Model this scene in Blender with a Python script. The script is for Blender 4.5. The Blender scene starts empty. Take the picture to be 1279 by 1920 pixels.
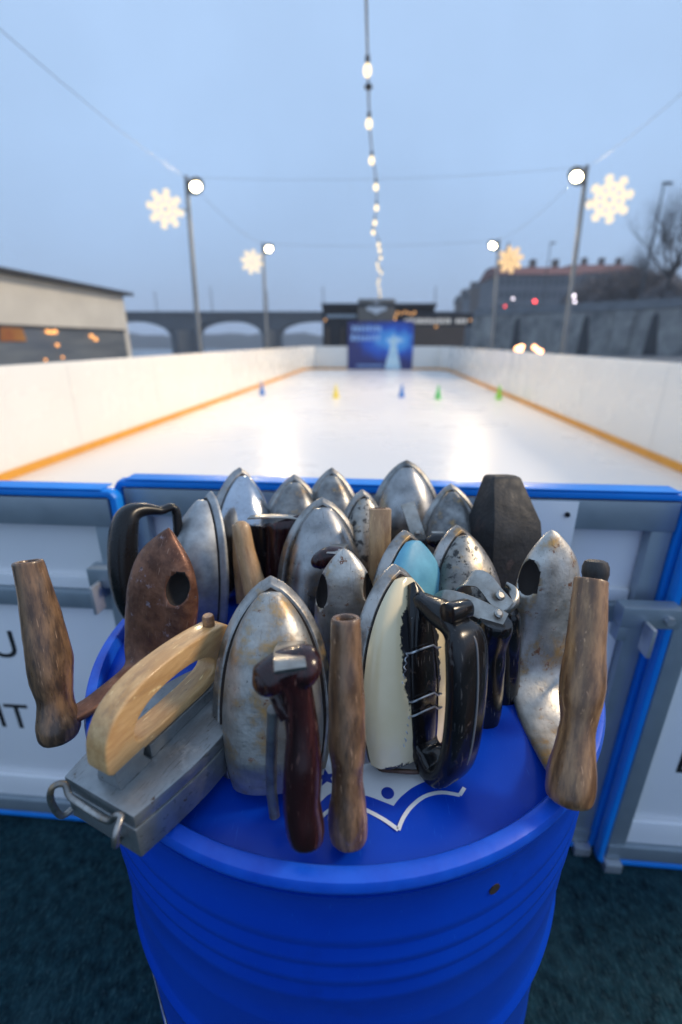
import bpy, bmesh, math, random
from mathutils import Vector as V, Matrix, noise
random.seed(7)
S = bpy.context.scene
COL = S.collection

# ------------------------------------------------------------ camera, sky, sun, exposure
F = 853.333; CZ = 1.25; PITCH = math.atan(320 / F)
cd = bpy.data.cameras.new('camera'); cam = bpy.data.objects.new('camera', cd); COL.objects.link(cam)
cam.location = (0, 0, CZ); cam.rotation_euler = (math.pi / 2 - PITCH, 0, 0)
cd.sensor_fit = 'VERTICAL'; cd.sensor_height = 36; cd.lens = 16
cd.clip_start = 0.02; cd.clip_end = 3000
cd.dof.use_dof = True; cd.dof.focus_distance = 0.46; cd.dof.aperture_fstop = 2.55
S.camera = cam

SUN_EL, SUN_AZ = math.radians(36), math.radians(86)      # azimuth clockwise from +Y
w = bpy.data.worlds.new('World'); S.world = w; w.use_nodes = True
nt = w.node_tree; N = nt.nodes; L = nt.links
bg = N['Background']
sky = N.new('ShaderNodeTexSky'); sky.sky_type = 'NISHITA'; sky.sun_disc = False
sky.sun_elevation = math.radians(4); sky.sun_rotation = SUN_AZ
tc = N.new('ShaderNodeTexCoord'); sep = N.new('ShaderNodeSeparateXYZ'); L.new(tc.outputs['Generated'], sep.inputs[0])
ramp = N.new('ShaderNodeValToRGB'); L.new(sep.outputs[2], ramp.inputs[0])
cr = ramp.color_ramp                                       # even overcast of a blue dusk
cr.elements[0].position = 0.0; cr.elements[0].color = (.27, .40, .64, 1)
cr.elements[1].position = 0.75; cr.elements[1].color = (.43, .60, .87, 1)
for p_, c_ in ((.12, (.33, .485, .75)), (.3, (.39, .57, .86))):
    e_ = cr.elements.new(p_); e_.color = (*c_, 1)
cn = N.new('ShaderNodeTexNoise'); cn.inputs['Scale'].default_value = 2.4; cn.inputs['Detail'].default_value = 5
L.new(tc.outputs['Generated'], cn.inputs['Vector'])
cm = N.new('ShaderNodeMapRange'); cm.inputs[1].default_value = .3; cm.inputs[2].default_value = .7
cm.inputs[3].default_value = .90; cm.inputs[4].default_value = 1.06
L.new(cn.outputs[0], cm.inputs[0])
mul = N.new('ShaderNodeVectorMath'); mul.operation = 'SCALE'; L.new(ramp.outputs[0], mul.inputs[0]); L.new(cm.outputs[0], mul.inputs['Scale'])
mx = N.new('ShaderNodeVectorMath'); mx.operation = 'MULTIPLY_ADD'      # clear-sky light leaking through the cloud
L.new(sky.outputs[0], mx.inputs[0]); mx.inputs[1].default_value = (.02, .02, .02); L.new(mul.outputs[0], mx.inputs[2])
L.new(mx.outputs[0], bg.inputs[0]); bg.inputs[1].default_value = 1.0

sd = bpy.data.lights.new('sun', 'SUN'); sd.energy = 2.3; sd.angle = math.radians(11); sd.color = (1, .80, .56)
so = bpy.data.objects.new('sun', sd); COL.objects.link(so)
sdir = V((math.sin(SUN_AZ) * math.cos(SUN_EL), math.cos(SUN_AZ) * math.cos(SUN_EL), math.sin(SUN_EL)))
so.rotation_euler = sdir.to_track_quat('Z', 'Y').to_euler(); so.location = (4, -3, 6)

vs = S.view_settings; vs.view_transform = 'Standard'; vs.look = 'None'; vs.gamma = 1; vs.exposure = 0.14
S.cycles.max_bounces = 8; S.cycles.sample_clamp_indirect = 6

# ------------------------------------------------------------ placing helpers
c_, s_ = math.cos(PITCH), math.sin(PITCH)
CAM = V((0, 0, CZ))
def ray(px, py):
    u = (px - 639.5) / F; v = (py - 960) / F
    return V((u, c_ - s_ * v, -(s_ + c_ * v)))
def at(px, py, Y):                   # the point of the place seen at a photo pixel, Y metres ahead
    r = ray(px, py); return CAM + r * (Y / r.y)
def atz(px, py, z):
    r = ray(px, py); return CAM + r * ((z - CZ) / r.z)
RA = math.radians(4.74)
def rk(v, u, z=0):                   # rink frame: v across, u along
    return V((v * math.cos(RA) + u * math.sin(RA), -v * math.sin(RA) + u * math.cos(RA), z))
def on_fence(px, py, u=.83):
    r = ray(px, py); n = V((math.sin(RA), math.cos(RA), 0)); P = CAM + r * (u / r.dot(n))
    return P.x * math.cos(RA) - P.y * math.sin(RA), P.z         # (v, z)

# ------------------------------------------------------------ materials
def mat(name, c1, c2=None, scale=12, stretch=(1, 1, 1), rough=(.4, .6), metal=0., bump=0., bscale=80,
        spots=(), coat=0., contrast=(.35, .65), detail=6, emit=None, estr=1., spec=None, trans=0., alpha=None, gen=False, bstretch=None, scr=None):
    m = bpy.data.materials.new(name); m.use_nodes = True
    n = m.node_tree.nodes; l = m.node_tree.links; b = n['Principled BSDF']
    tcn = n.new('ShaderNodeTexCoord'); mp = n.new('ShaderNodeMapping'); mp.inputs['Scale'].default_value = stretch
    src = tcn.outputs['Generated' if gen else 'Object']
    l.new(src, mp.inputs[0])
    no = n.new('ShaderNodeTexNoise'); no.inputs['Scale'].default_value = scale; no.inputs['Detail'].default_value = detail
    no.inputs['Roughness'].default_value = .62
    l.new(mp.outputs[0], no.inputs['Vector'])
    rm = n.new('ShaderNodeMapRange'); rm.inputs[1].default_value, rm.inputs[2].default_value = contrast; l.new(no.outputs[0], rm.inputs[0])
    mixn = n.new('ShaderNodeMix'); mixn.data_type = 'RGBA'
    mixn.inputs[6].default_value = (*c1, 1); mixn.inputs[7].default_value = (*(c2 or c1), 1)
    l.new(rm.outputs[0], mixn.inputs[0]); out = mixn.outputs[2]
    met = None
    for (sc, sth, scl, smet, soft) in spots:
        sn = n.new('ShaderNodeTexNoise'); sn.inputs['Scale'].default_value = scl; sn.inputs['Detail'].default_value = 8
        sn.inputs['Roughness'].default_value = .7
        l.new(mp.outputs[0], sn.inputs['Vector'])
        sm = n.new('ShaderNodeMapRange'); sm.inputs[1].default_value = sth; sm.inputs[2].default_value = sth + soft; l.new(sn.outputs[0], sm.inputs[0])
        k = n.new('ShaderNodeMix'); k.data_type = 'RGBA'; l.new(sm.outputs[0], k.inputs[0]); l.new(out, k.inputs[6]); k.inputs[7].default_value = (*sc, 1)
        out = k.outputs[2]
        mm = n.new('ShaderNodeMix'); l.new(sm.outputs[0], mm.inputs[0])
        if met: l.new(met, mm.inputs[2])
        else: mm.inputs[2].default_value = metal
        mm.inputs[3].default_value = smet; met = mm.outputs[0]
    if scr:
        m3 = n.new('ShaderNodeMapping'); m3.inputs['Scale'].default_value = (700, 60, 160); m3.inputs['Rotation'].default_value = (.2, .3, .75); l.new(src, m3.inputs[0])
        sn = n.new('ShaderNodeTexNoise'); sn.inputs['Scale'].default_value = 1; sn.inputs['Detail'].default_value = 3; l.new(m3.outputs[0], sn.inputs['Vector'])
        sm = n.new('ShaderNodeMapRange'); sm.inputs[1].default_value = scr[1]; sm.inputs[2].default_value = scr[1] + .05; sm.inputs[4].default_value = scr[2]; l.new(sn.outputs[0], sm.inputs[0])
        k = n.new('ShaderNodeMix'); k.data_type = 'RGBA'; l.new(sm.outputs[0], k.inputs[0]); l.new(out, k.inputs[6]); k.inputs[7].default_value = (*scr[0], 1); out = k.outputs[2]
    l.new(out, b.inputs['Base Color'])
    if met: l.new(met, b.inputs['Metallic'])
    else: b.inputs['Metallic'].default_value = metal
    rn = n.new('ShaderNodeTexNoise'); rn.inputs['Scale'].default_value = scale * 2.3; rn.inputs['Detail'].default_value = 5; l.new(mp.outputs[0], rn.inputs['Vector'])
    rr = n.new('ShaderNodeMapRange'); rr.inputs[1].default_value = .3; rr.inputs[2].default_value = .7
    rr.inputs[3].default_value, rr.inputs[4].default_value = rough
    l.new(rn.outputs[0], rr.inputs[0]); l.new(rr.outputs[0], b.inputs['Roughness'])
    if bump:
        bn = n.new('ShaderNodeTexNoise'); bn.inputs['Scale'].default_value = bscale; bn.inputs['Detail'].default_value = 4
        if bstretch:
            m2 = n.new('ShaderNodeMapping'); m2.inputs['Scale'].default_value = bstretch; l.new(src, m2.inputs[0]); l.new(m2.outputs[0], bn.inputs['Vector'])
        else: l.new(mp.outputs[0], bn.inputs['Vector'])
        bb = n.new('ShaderNodeBump'); bb.inputs['Strength'].default_value = bump; bb.inputs['Distance'].default_value = .002
        l.new(bn.outputs[0], bb.inputs['Height']); l.new(bb.outputs[0], b.inputs['Normal'])
    b.inputs['Coat Weight'].default_value = coat; b.inputs['Coat Roughness'].default_value = .12
    if spec is not None: b.inputs['Specular IOR Level'].default_value = spec
    if emit: b.inputs['Base Color'].default_value = (.05, .05, .05, 1); l.remove(b.inputs['Base Color'].links[0])
    if emit: b.inputs['Emission Color'].default_value = (*emit, 1); b.inputs['Emission Strength'].default_value = estr
    if trans: b.inputs['Transmission Weight'].default_value = trans
    if alpha: b.inputs['Alpha'].default_value = alpha
    return m

RUST = (.16, .06, .022); OCH = (.42, .26, .10)
M = {}
def steel(name, c1, c2, rough, st=.60, rs=.64, met=.9, sc=14):
    return mat(name, c1, c2, scale=sc * 2.2, rough=rough, metal=met, bump=.16, bscale=260, contrast=(.38, .60), scr=((.14, .13, .12), .645, .4),
               spots=((OCH, st - .03, 30, .55, .14), (RUST, rs - .02, 75, .1, .05), ((.05, .045, .04), .645, 230, .3, .03), ((.8, .8, .78), .66, 150, .9, .04)))
M['steel_front'] = steel('worn grey steel', (.52, .51, .48), (.28, .27, .25), (.36, .56), .54, .63)
M['steel_edge'] = steel('scuffed sole steel', (.42, .41, .39), (.20, .19, .18), (.28, .5), .58, .66)
M['steel_pale'] = steel('pale pitted steel', (.60, .58, .54), (.36, .34, .31), (.36, .54), .55, .62, .85)
M['steel_dark'] = steel('smoky steel', (.34, .34, .33), (.14, .14, .14), (.3, .5), .60, .66)
M['steel_flecked'] = mat('flecked tarnished steel', (.42, .40, .36), (.16, .15, .14), scale=22, rough=(.3, .5), metal=.8, bump=.15, bscale=120,
                         spots=((OCH, .57, 30, .5, .15), ((.03, .03, .03), .53, 110, .2, .06)))
M['chrome'] = mat('dull chrome', (.62, .66, .72), (.38, .41, .46), scale=9, rough=(.08, .22), metal=1, spots=(((.10, .09, .08), .62, 90, .5, .08), ((.25, .26, .28), .55, 28, .9, .2)))
M['chrome_warm'] = mat('aged chrome', (.44, .44, .44), (.22, .22, .22), scale=24, scr=((.12, .11, .10), .63, .5), rough=(.24, .44), metal=1, spots=((OCH, .57, 22, .7, .2), ((.07,.06,.05), .63, 120, .4, .05)))
M['grey_alloy'] = mat('matt grey alloy', (.46, .48, .49), (.27, .28, .29), scale=45, rough=(.4, .6), metal=.75, bump=.1, spots=(((.12, .11, .10), .66, 30, .3, .06),))
M['brown_iron'] = mat('brown rusted iron', (.27, .122, .070), (.11, .046, .028), scale=38, scr=((.36, .22, .16), .64, .6), rough=(.32, .55), metal=.45, bump=.3, bscale=150, contrast=(.36,.62),
                      spots=(((.30, .14, .06), .56, 26, .3, .12), ((.40, .33, .37), .60, 60, .5, .07), ((.03, .018, .015), .64, 120, .2, .04)))
M['black_iron'] = mat('black cast iron', (.034, .034, .036), (.015, .015, .016), scale=30, rough=(.5, .7), metal=.3, bump=.5, bscale=140, spots=(((.07, .045, .04), .60, 20, .1, .1),))
M['brown_black_iron'] = mat('brownish cast iron', (.06, .04, .036), (.03, .022, .02), scale=30, rough=(.5, .7), metal=.3, bump=.4, bscale=140)
M['box_steel'] = mat('grey box steel', (.34, .36, .37), (.23, .245, .255), scale=26, scr=((.12, .12, .12), .63, .6), rough=(.34, .5), metal=.7, bump=.15, bscale=200,
                     spots=(((.48, .49, .49), .57, 24, .75, .14), ((.10, .06, .04), .64, 90, .2, .04), ((.03, .03, .03), .68, 200, .2, .03)))
M['enamel_cream'] = mat('cream enamel', (.80, .70, .47), (.70, .60, .38), scale=7, rough=(.16, .28), coat=.5, spots=(((.08, .06, .05), .70, 60, 0, .02),))
M['enamel_blue'] = mat('sky blue enamel', (.16, .46, .60), (.10, .33, .46), scale=30, rough=(.42, .55), coat=.0, spots=(((.3, .55, .66), .62, 26, 0, .1), ((.05, .05, .05), .71, 50, 0, .03)))
M['black'] = mat('black bakelite', (.010, .010, .012), (.006, .006, .007), scale=20, rough=(.10, .26), coat=.0, spec=.42, scr=((.10, .10, .10), .66, .7), spots=(((.30, .29, .28), .675, 200, 0, .02), ((.06, .045, .04), .60, 60, 0, .05)))
M['black_dull'] = mat('matt black handle', (.007, .007, .008), (.010, .010, .011), scale=18, rough=(.22, .36), spec=.35, spots=(((.2, .19, .18), .71, 50, 0, .03),))
M['seam'] = mat('grey mould seam', (.16, .16, .17), rough=(.4, .5))
M['maroon'] = mat('maroon bakelite', (.032, .007, .008), (.011, .004, .005), scale=9, stretch=(10, 1, 10), rough=(.15, .3), coat=.2, spec=.4, scr=((.22, .12, .10), .655, .6),
                  spots=(((.07, .020, .018), .56, 12, 0, .1), ((.42, .36, .34), .70, 40, 0, .02)))
def wood(name, c1, c2, dark, rough=(.4, .6), rings=True):
    return mat(name, c1, c2, scale=26, stretch=(5, 1, 5), rough=rough, bump=.16, bscale=90, contrast=(.38, .60), coat=.3, scr=(tuple(min(1, x * 1.8 + .06) for x in c1), .67, .7),
               spots=((dark, .54, 16, 0, .18), (tuple(min(1, x * 1.9 + .05) for x in c1), .66, 90, 0, .05), (tuple(x * .3 for x in c2), .65, 95, 0, .06)))
M['wood_grey'] = wood('weathered grey brown wood', (.27, .15, .080), (.10, .054, .030), (.045, .030, .024), (.24, .42))
M['wood_brown'] = wood('handled brown wood', (.37, .195, .085), (.15, .072, .032), (.055, .032, .022), (.25, .45))
M['wood_dark'] = wood('darkened wood', (.23, .13, .066), (.070, .040, .024), (.024, .017, .014), (.25, .45))
M['wood_black'] = mat('blackened turned wood', (.05, .038, .030), (.022, .018, .016), scale=20, stretch=(6, 1, 6), rough=(.35, .5), bump=.2)
M['wood_pale'] = wood('pale yellow wood', (.64, .40, .18), (.50, .28, .11), (.34, .20, .10), (.4, .55))
M['wood_tan'] = wood('tan wood', (.55, .34, .17), (.40, .23, .11), (.26, .13, .06), (.35, .5))
M['wood_bore'] = mat('inside of wood', (.09, .05, .03), (.05, .03, .02), scale=60, rough=(.7, .9), bump=.5)
M['strap'] = mat('satin strap steel', (.47, .45, .41), (.30, .28, .25), scale=60, rough=(.25, .42), metal=.95, bump=.08, spots=((OCH, .66, 20, .6, .1), ((.12, .08, .06), .68, 40, .3, .04)))
M['wire'] = mat('zinc wire', (.60, .64, .68), (.45, .48, .52), scale=40, rough=(.3, .45), metal=.9)
M['rusty_wire'] = mat('rusty wire', (.13, .07, .05), (.07, .045, .035), scale=60, rough=(.5, .7), metal=.4)
M['hole'] = mat('dark inside', (.02, .014, .012), rough=(.8, .9))  # one even near-black for holes, bores, gaps and the side plug
M['drum_blue'] = mat('blue drum paint', (.001, .056, .52), (.001, .042, .44), scale=5, rough=(.28, .38), coat=.05, bump=.35, bscale=9, spec=.28, scr=((.03, .16, .70), .68, .5),
                     spots=(((.001, .026, .28), .60, 6, 0, .2), ((.02, .10, .50), .66, 18, 0, .1), ((.6, .62, .66), .725, 120, 0, .01)))
M['drum_rim'] = mat('scuffed blue rim', (.006, .105, .68), (.004, .075, .58), scale=40, rough=(.34, .5), coat=.1, bump=.1, bscale=60,
                    spots=(((.55, .6, .7), .715, 60, 0, .015),))
M['decal'] = mat('white print', (.78, .79, .80), (.72, .73, .75), scale=10, rough=(.3, .4))
M['decal_blue'] = mat('blue print', (.006, .035, .33), rough=(.3, .4))
M['rink'] = mat('rink sheet', (.735, .72, .70), (.72, .70, .68), scale=.3, rough=(.26, .30), detail=2, contrast=(.2, .8))
M['board'] = mat('white rink board', (.80, .775, .72), (.77, .745, .69), scale=1.2, rough=(.22, .3))
M['kick'] = mat('yellow ochre kick strip', (.72, .33, .03), (.62, .27, .03), scale=5, rough=(.4, .5))
M['fence_white'] = mat('white plastic sheet', (.90, .89, .89), (.86, .855, .86), scale=5, rough=(.3, .45), bump=.04, bscale=9)
M['galv'] = mat('galvanised steel', (.36, .42, .46), (.29, .345, .39), scale=14, rough=(.36, .5), metal=.5, bump=.03, bscale=120, contrast=(.25,.75))
M['galv_pale'] = mat('pale zinc plate', (.52, .55, .58), (.42, .45, .48), scale=25, rough=(.35, .5), metal=.6)
M['blue_edge'] = mat('bright blue plastic', (.006, .25, .80), (.005, .21, .72), scale=8, rough=(.3, .45), coat=.05, spec=.4)
M['ink'] = mat('black lettering', (.012, .012, .014), rough=(.5, .6))
M['carpet'] = mat('dark teal carpet', (.0015, .012, .018), (.010, .044, .057), scale=38, rough=(.75, .95), detail=10, bump=.9, bscale=160, contrast=(.38, .66),
                  spots=(((.06, .115, .13), .59, 110, 0, .14), ((.022, .062, .074), .52, 7, 0, .25), ((.3, .32, .33), .735, 60, 0, .02)), spec=.12, scr=((.040, .105, .120), .58, .7))
M['paving'] = mat('grey paving', (.16, .17, .18), (.11, .12, .13), scale=1.5, rough=(.6, .8), bump=.3)
M['water'] = mat('river water', (.10, .15, .20), (.13, .18, .24), scale=.2, rough=(.12, .25), bump=.2, bscale=1)
M['pole'] = mat('grey pole paint', (.20, .22, .24), (.16, .18, .20), scale=4, rough=(.4, .55), metal=.4)
M['dark_pole'] = mat('dark lamp column', (.04, .05, .06), rough=(.5, .6))
M['cable'] = mat('black cable', (.02, .022, .026), rough=(.5, .6))
M['bulb'] = mat('lit warm bulb', (1, .9, .7), emit=(1, .76, .40), estr=1.9)
M['flood'] = mat('lit floodlight lens', (1, .95, .85), emit=(1, .82, .5), estr=40)
M['flake'] = mat('lit rope light', (1, .9, .75), emit=(1, .84, .62), estr=1.05)
M['flake_dim'] = mat('lit amber rope light', (1, .8, .5), emit=(1, .66, .32), estr=1.05)
M['amber'] = mat('lit amber lamp', (1, .7, .3), emit=(1, .42, .12), estr=2.2)
M['red'] = mat('lit red signal', (1, .2, .15), emit=(1, .06, .06), estr=7)
M['green'] = mat('lit green signal', (.1, 1, .6), emit=(.02, .85, .48), estr=6)
M['pearl'] = mat('lit white lamp', (1, .95, .95), emit=(.95, .85, .95), estr=5)
M['headlight'] = mat('lit headlight', (1, .8, .6), emit=(1, .45, .2), estr=8)
M['tent'] = mat('cream tent canvas', (.60, .58, .52), (.52, .50, .45), scale=1.2, rough=(.5, .65), bump=.1, bscale=2)
M['tent_roof'] = mat('dark roof edge', (.035, .04, .05), rough=(.6, .7))
M['tent_pane'] = mat('clear tent window', (.10, .12, .15), (.16, .18, .20), scale=1.4, rough=(.12, .22), stretch=(.3, .3, 3))
M['orange_cloth'] = mat('orange yellow banner', (.34, .16, .04), (.25, .08, .03), scale=2, rough=(.6, .7))
M['bridge'] = mat('dark bridge stone', (.075, .09, .105), (.055, .068, .08), scale=.6, rough=(.7, .9), bump=.3, bscale=2)
M['bridge_side'] = mat('bridge parapet stone', (.06, .075, .09), (.045, .058, .07), scale=.6, rough=(.7, .9))
M['hill'] = mat('far wooded hill', (.05, .075, .10), (.035, .055, .08), scale=.06, rough=(.9, 1))
M['quay'] = mat('embankment masonry', (.40, .39, .36), (.13, .135, .14), scale=.7, stretch=(1, 1, .9), detail=10, rough=(.8, .95), bump=.5, bscale=2, contrast=(.3, .66),
                spots=(((.07, .075, .08), .56, .5, 0, .2), ((.07, .07, .075), .60, 2.2, 0, .1)))
M['quay_shade'] = mat('painted embankment shade', (.03, .035, .042), rough=(.8, .9))  # near-black painted in for shadow between the buttresses
M['coping'] = mat('grey parapet stone', (.19, .205, .22), (.13, .14, .155), scale=.8, rough=(.7, .9))
M['pavilion'] = mat('dark timber pavilion', (.035, .038, .046), (.025, .028, .034), scale=2, rough=(.6, .8), stretch=(8, 1, 1))
M['pavilion_brown'] = mat('brown timber panel', (.13, .095, .075), (.10, .075, .06), scale=2, rough=(.6, .8), stretch=(1, 1, 9))
M['taupe'] = mat('taupe sign panel', (.20, .18, .155), (.17, .155, .135), scale=2, rough=(.6, .7))
M['facade'] = mat('grey plaster facade', (.17, .185, .205), (.12, .135, .155), scale=.3, rough=(.8, .9))
M['facade_brown'] = mat('brown plaster facade', (.13, .10, .085), (.10, .075, .065), scale=.3, rough=(.8, .9))
M['window'] = mat('dark window glass', (.035, .05, .07), rough=(.15, .25))
M['red_roof'] = mat('red tile roof', (.19, .065, .055), (.13, .045, .042), scale=.7, rough=(.7, .9))
M['slate'] = mat('dark slate roof', (.04, .05, .065), (.03, .04, .05), scale=.7, rough=(.6, .8))
M['bark'] = mat('winter bark', (.045, .045, .05), (.03, .03, .034), scale=3, rough=(.8, .95), bump=.4)
M['twigs'] = mat('dry winter twigs', (.10, .085, .085), (.065, .055, .06), scale=2, rough=(.8, .95))
M['frost_shrub'] = mat('pale dry shrub', (.20, .19, .20), (.13, .125, .14), scale=2, rough=(.8, .95))
M['banner_frame'] = mat('banner edge', (.01, .02, .12), rough=(.5, .6))
for k_, c1_ in (('cone_blue', (.01, .16, .55)), ('cone_yellow', (.80, .62, .02)), ('cone_green', (.05, .50, .10)), ('cone_lime', (.22, .62, .02))):
    M[k_] = mat(k_.replace('_', ' '), c1_, rough=(.4, .5))

def patch_material():                # cream enamel scorched and chipped black beside the handle
    m = mat('chipped cream enamel', (.84, .71, .46), (.74, .60, .36), scale=7, rough=(.16, .28), coat=.4, spots=(((.07, .05, .045), .70, 60, 0, .02),))
    n = m.node_tree.nodes; l = m.node_tree.links; b = n['Principled BSDF']
    old = b.inputs['Base Color'].links[0].from_socket
    tcn = n.new('ShaderNodeTexCoord'); sp = n.new('ShaderNodeSeparateXYZ'); l.new(tcn.outputs['Object'], sp.inputs[0])
    no = n.new('ShaderNodeTexNoise'); no.inputs['Scale'].default_value = 55; no.inputs['Detail'].default_value = 9; no.inputs['Roughness'].default_value = .75
    mpn = n.new('ShaderNodeMapping'); mpn.inputs['Scale'].default_value = (1, .8, .6); l.new(tcn.outputs['Object'], mpn.inputs[0]); l.new(mpn.outputs[0], no.inputs['Vector'])
    def ma(op, a, bb):
        q = n.new('ShaderNodeMath'); q.operation = op
        for i, v in enumerate((a, bb)):
            if hasattr(v, 'links'): l.new(v, q.inputs[i])
            else: q.inputs[i].default_value = v
        return q.outputs[0]
    ax = ma('ABSOLUTE', sp.outputs[0], 0); ay = ma('ABSOLUTE', ma('SUBTRACT', sp.outputs[1], .098), 0)
    d1 = ma('ADD', ma('POWER', ma('DIVIDE', ax, .026), 2), ma('POWER', ma('DIVIDE', ay, .058), 2))
    e = ma('ADD', d1, ma('MULTIPLY', ma('SUBTRACT', no.outputs[0], .5), 2.0))
    mk = n.new('ShaderNodeMapRange'); mk.inputs[1].default_value = 1.02; mk.inputs[2].default_value = .94; l.new(e, mk.inputs[0])
    hy = ma('LESS_THAN', ma('ADD', sp.outputs[1], ma('MULTIPLY', no.outputs[0], .03)), .0185)   # worn heel edge
    tot = ma('MAXIMUM', mk.outputs[0], hy)
    k = n.new('ShaderNodeMix'); k.data_type = 'RGBA'; l.new(tot, k.inputs[0]); l.new(old, k.inputs[6]); k.inputs[7].default_value = (.022, .023, .027, 1)
    l.new(k.outputs[2], b.inputs['Base Color'])
    return m
M['cream_chipped'] = patch_material()

# ------------------------------------------------------------ mesh helpers (all work in world space)
ROOT = {}
def tag(o, label=None, cat=None, group=None, kind=None):
    if label: o['label'] = label
    if cat: o['category'] = cat
    if group: o['group'] = group
    if kind: o['kind'] = kind
    return o
def thing(name, mtx, label, cat, group=None):
    e = bpy.data.objects.new(name, None); e.empty_display_size = .05; COL.objects.link(e)
    if not isinstance(mtx, Matrix): mtx = Matrix.Translation(mtx)
    e.matrix_basis = mtx; ROOT[e] = mtx
    return tag(e, label, cat, group)
def link(name, bm, m, parent=None, smooth=True, angle=38, bevel=0, seg=2, origin=None, label=None, frame=None):
    bmesh.ops.recalc_face_normals(bm, faces=bm.faces)
    if bevel:
        ed = [e for e in bm.edges if len(e.link_faces) == 2 and e.calc_face_angle(0) > math.radians(32)]
        bmesh.ops.bevel(bm, geom=ed, offset=bevel, segments=seg, affect='EDGES', profile=.6, clamp_overlap=True)
    if smooth:
        for f in bm.faces: f.smooth = True
        for e in bm.edges:
            if len(e.link_faces) == 2 and e.calc_face_angle(0) > math.radians(angle): e.smooth = False
    if frame is not None: mx_ = frame
    elif parent is not None: mx_ = ROOT[parent]
    elif origin is not None: mx_ = Matrix.Translation(origin)
    else: mx_ = Matrix.Identity(4)
    bm.transform(mx_.inverted())
    me = bpy.data.meshes.new(name); bm.to_mesh(me); bm.free()
    for q in (m if isinstance(m, (list, tuple)) else [m]): me.materials.append(M[q] if isinstance(q, str) else q)
    o = bpy.data.objects.new(name, me); COL.objects.link(o)
    if parent is not None:
        o.parent = parent; ROOT[o] = mx_
        if frame is not None: o.matrix_basis = ROOT[parent].inverted() @ frame
    else: o.matrix_basis = mx_; ROOT[o] = mx_
    if label: o['label'] = label
    return o
def struct(name, bm, m, **k):
    return tag(link(name, bm, m, **k), kind='structure')
def box(bm, o, ax, ay, az, a, b):     # a box between local corners a and b on axes at o
    vs_ = []
    for x in (a[0], b[0]):
        for y in (a[1], b[1]):
            for z in (a[2], b[2]): vs_.append(bm.verts.new(o + ax * x + ay * y + az * z))
    for f in ((0, 1, 3, 2), (4, 6, 7, 5), (0, 4, 5, 1), (2, 3, 7, 6), (0, 2, 6, 4), (1, 5, 7, 3)):
        bm.faces.new([vs_[i] for i in f])
EX, EY, EZ = V((1, 0, 0)), V((0, 1, 0)), V((0, 0, 1))
RX = V((math.cos(RA), -math.sin(RA), 0)); RY = V((math.sin(RA), math.cos(RA), 0))
def rbox(bm, v0, v1, u0, u1, z0, z1): box(bm, V((0, 0, 0)), RX, RY, EZ, (v0, u0, z0), (v1, u1, z1))
def cat(P, n):                        # Catmull-Rom through tuples of any length
    P = [tuple(p) for p in P]; out = []
    for i in range(len(P) - 1):
        a, b, c, d = P[max(i - 1, 0)], P[i], P[i + 1], P[min(i + 2, len(P) - 1)]
        for k in range(n):
            t = k / n
            out.append(tuple(.5 * (2 * b[j] + (c[j] - a[j]) * t + (2 * a[j] - 5 * b[j] + 4 * c[j] - d[j]) * t * t + (3 * b[j] - a[j] - 3 * c[j] + d[j]) * t ** 3) for j in range(len(b))))
    out.append(P[-1]); return out
def rings(bm, R, closed=False, cap=True):
    n = len(R[0]); vv = [[bm.verts.new(p) for p in r] for r in R]
    m_ = len(vv)
    for i in range(m_ if closed else m_ - 1):
        a, b = vv[i], vv[(i + 1) % m_]
        for k in range(n): bm.faces.new((a[k], a[(k + 1) % n], b[(k + 1) % n], b[k]))
    if cap and not closed:
        bm.faces.new(vv[0][::-1]); bm.faces.new(vv[-1])
def sweep(bm, pts, rad, n=12, side=EX, ex=1., closed=False, cap=True):
    pts = [V(p) for p in pts]; m_ = len(pts); R = []
    if not isinstance(rad, (list, tuple)): rad = [(rad, rad)] * m_
    elif not isinstance(rad[0], (list, tuple)) and len(rad) == 2 and m_ != 2: rad = [tuple(rad)] * m_
    for i, p in enumerate(pts):
        a = pts[(i - 1) % m_] if closed or i > 0 else p
        b = pts[(i + 1) % m_] if closed or i < m_ - 1 else p
        t = (b - a).normalized()
        if side is None: s = t.orthogonal() if i == 0 else prev - t * prev.dot(t)
        else: s = side - t * side.dot(t)
        if s.length < 1e-4: s = t.orthogonal()
        s.normalize(); b2 = t.cross(s); prev = s
        ra = rad[i] if isinstance(rad[i], (list, tuple)) else (rad[i], rad[i])
        r = []
        for k in range(n):
            q = 2 * math.pi * k / n; c, d = math.cos(q), math.sin(q)
            r.append(p + s * (ra[0] * math.copysign(abs(c) ** ex, c)) + b2 * (ra[1] * math.copysign(abs(d) ** ex, d)))
        R.append(r)
    rings(bm, R, closed, cap)
def rough_up(bm, amp, f=60):
    for v in bm.verts: v.co += noise.noise_vector(v.co * f) * amp
def lathe(bm, A, B, prof, n=20, bend=(V((0, 0, 0)), 0)):
    A, B = V(A), V(B); ax = (B - A).normalized(); L_ = (B - A).length
    s = ax.orthogonal().normalized(); t = ax.cross(s); R = []
    for (h, r) in prof:
        p = A + ax * (L_ * h) + bend[0] * (bend[1] * math.sin(math.pi * min(1, max(0, h))))
        R.append([p + (s * math.cos(2 * math.pi * k / n) + t * math.sin(2 * math.pi * k / n)) * r for k in range(n)])
    rings(bm, R)
def prism(bm, P3, d):                 # flat polygon of world points pushed along d
    a = [bm.verts.new(p) for p in P3]; b = [bm.verts.new(p + d) for p in P3]; n = len(a)
    bm.faces.new(a[::-1]); bm.faces.new(b)
    for i in range(n): bm.faces.new((a[i], a[(i + 1) % n], b[(i + 1) % n], b[i]))
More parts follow.
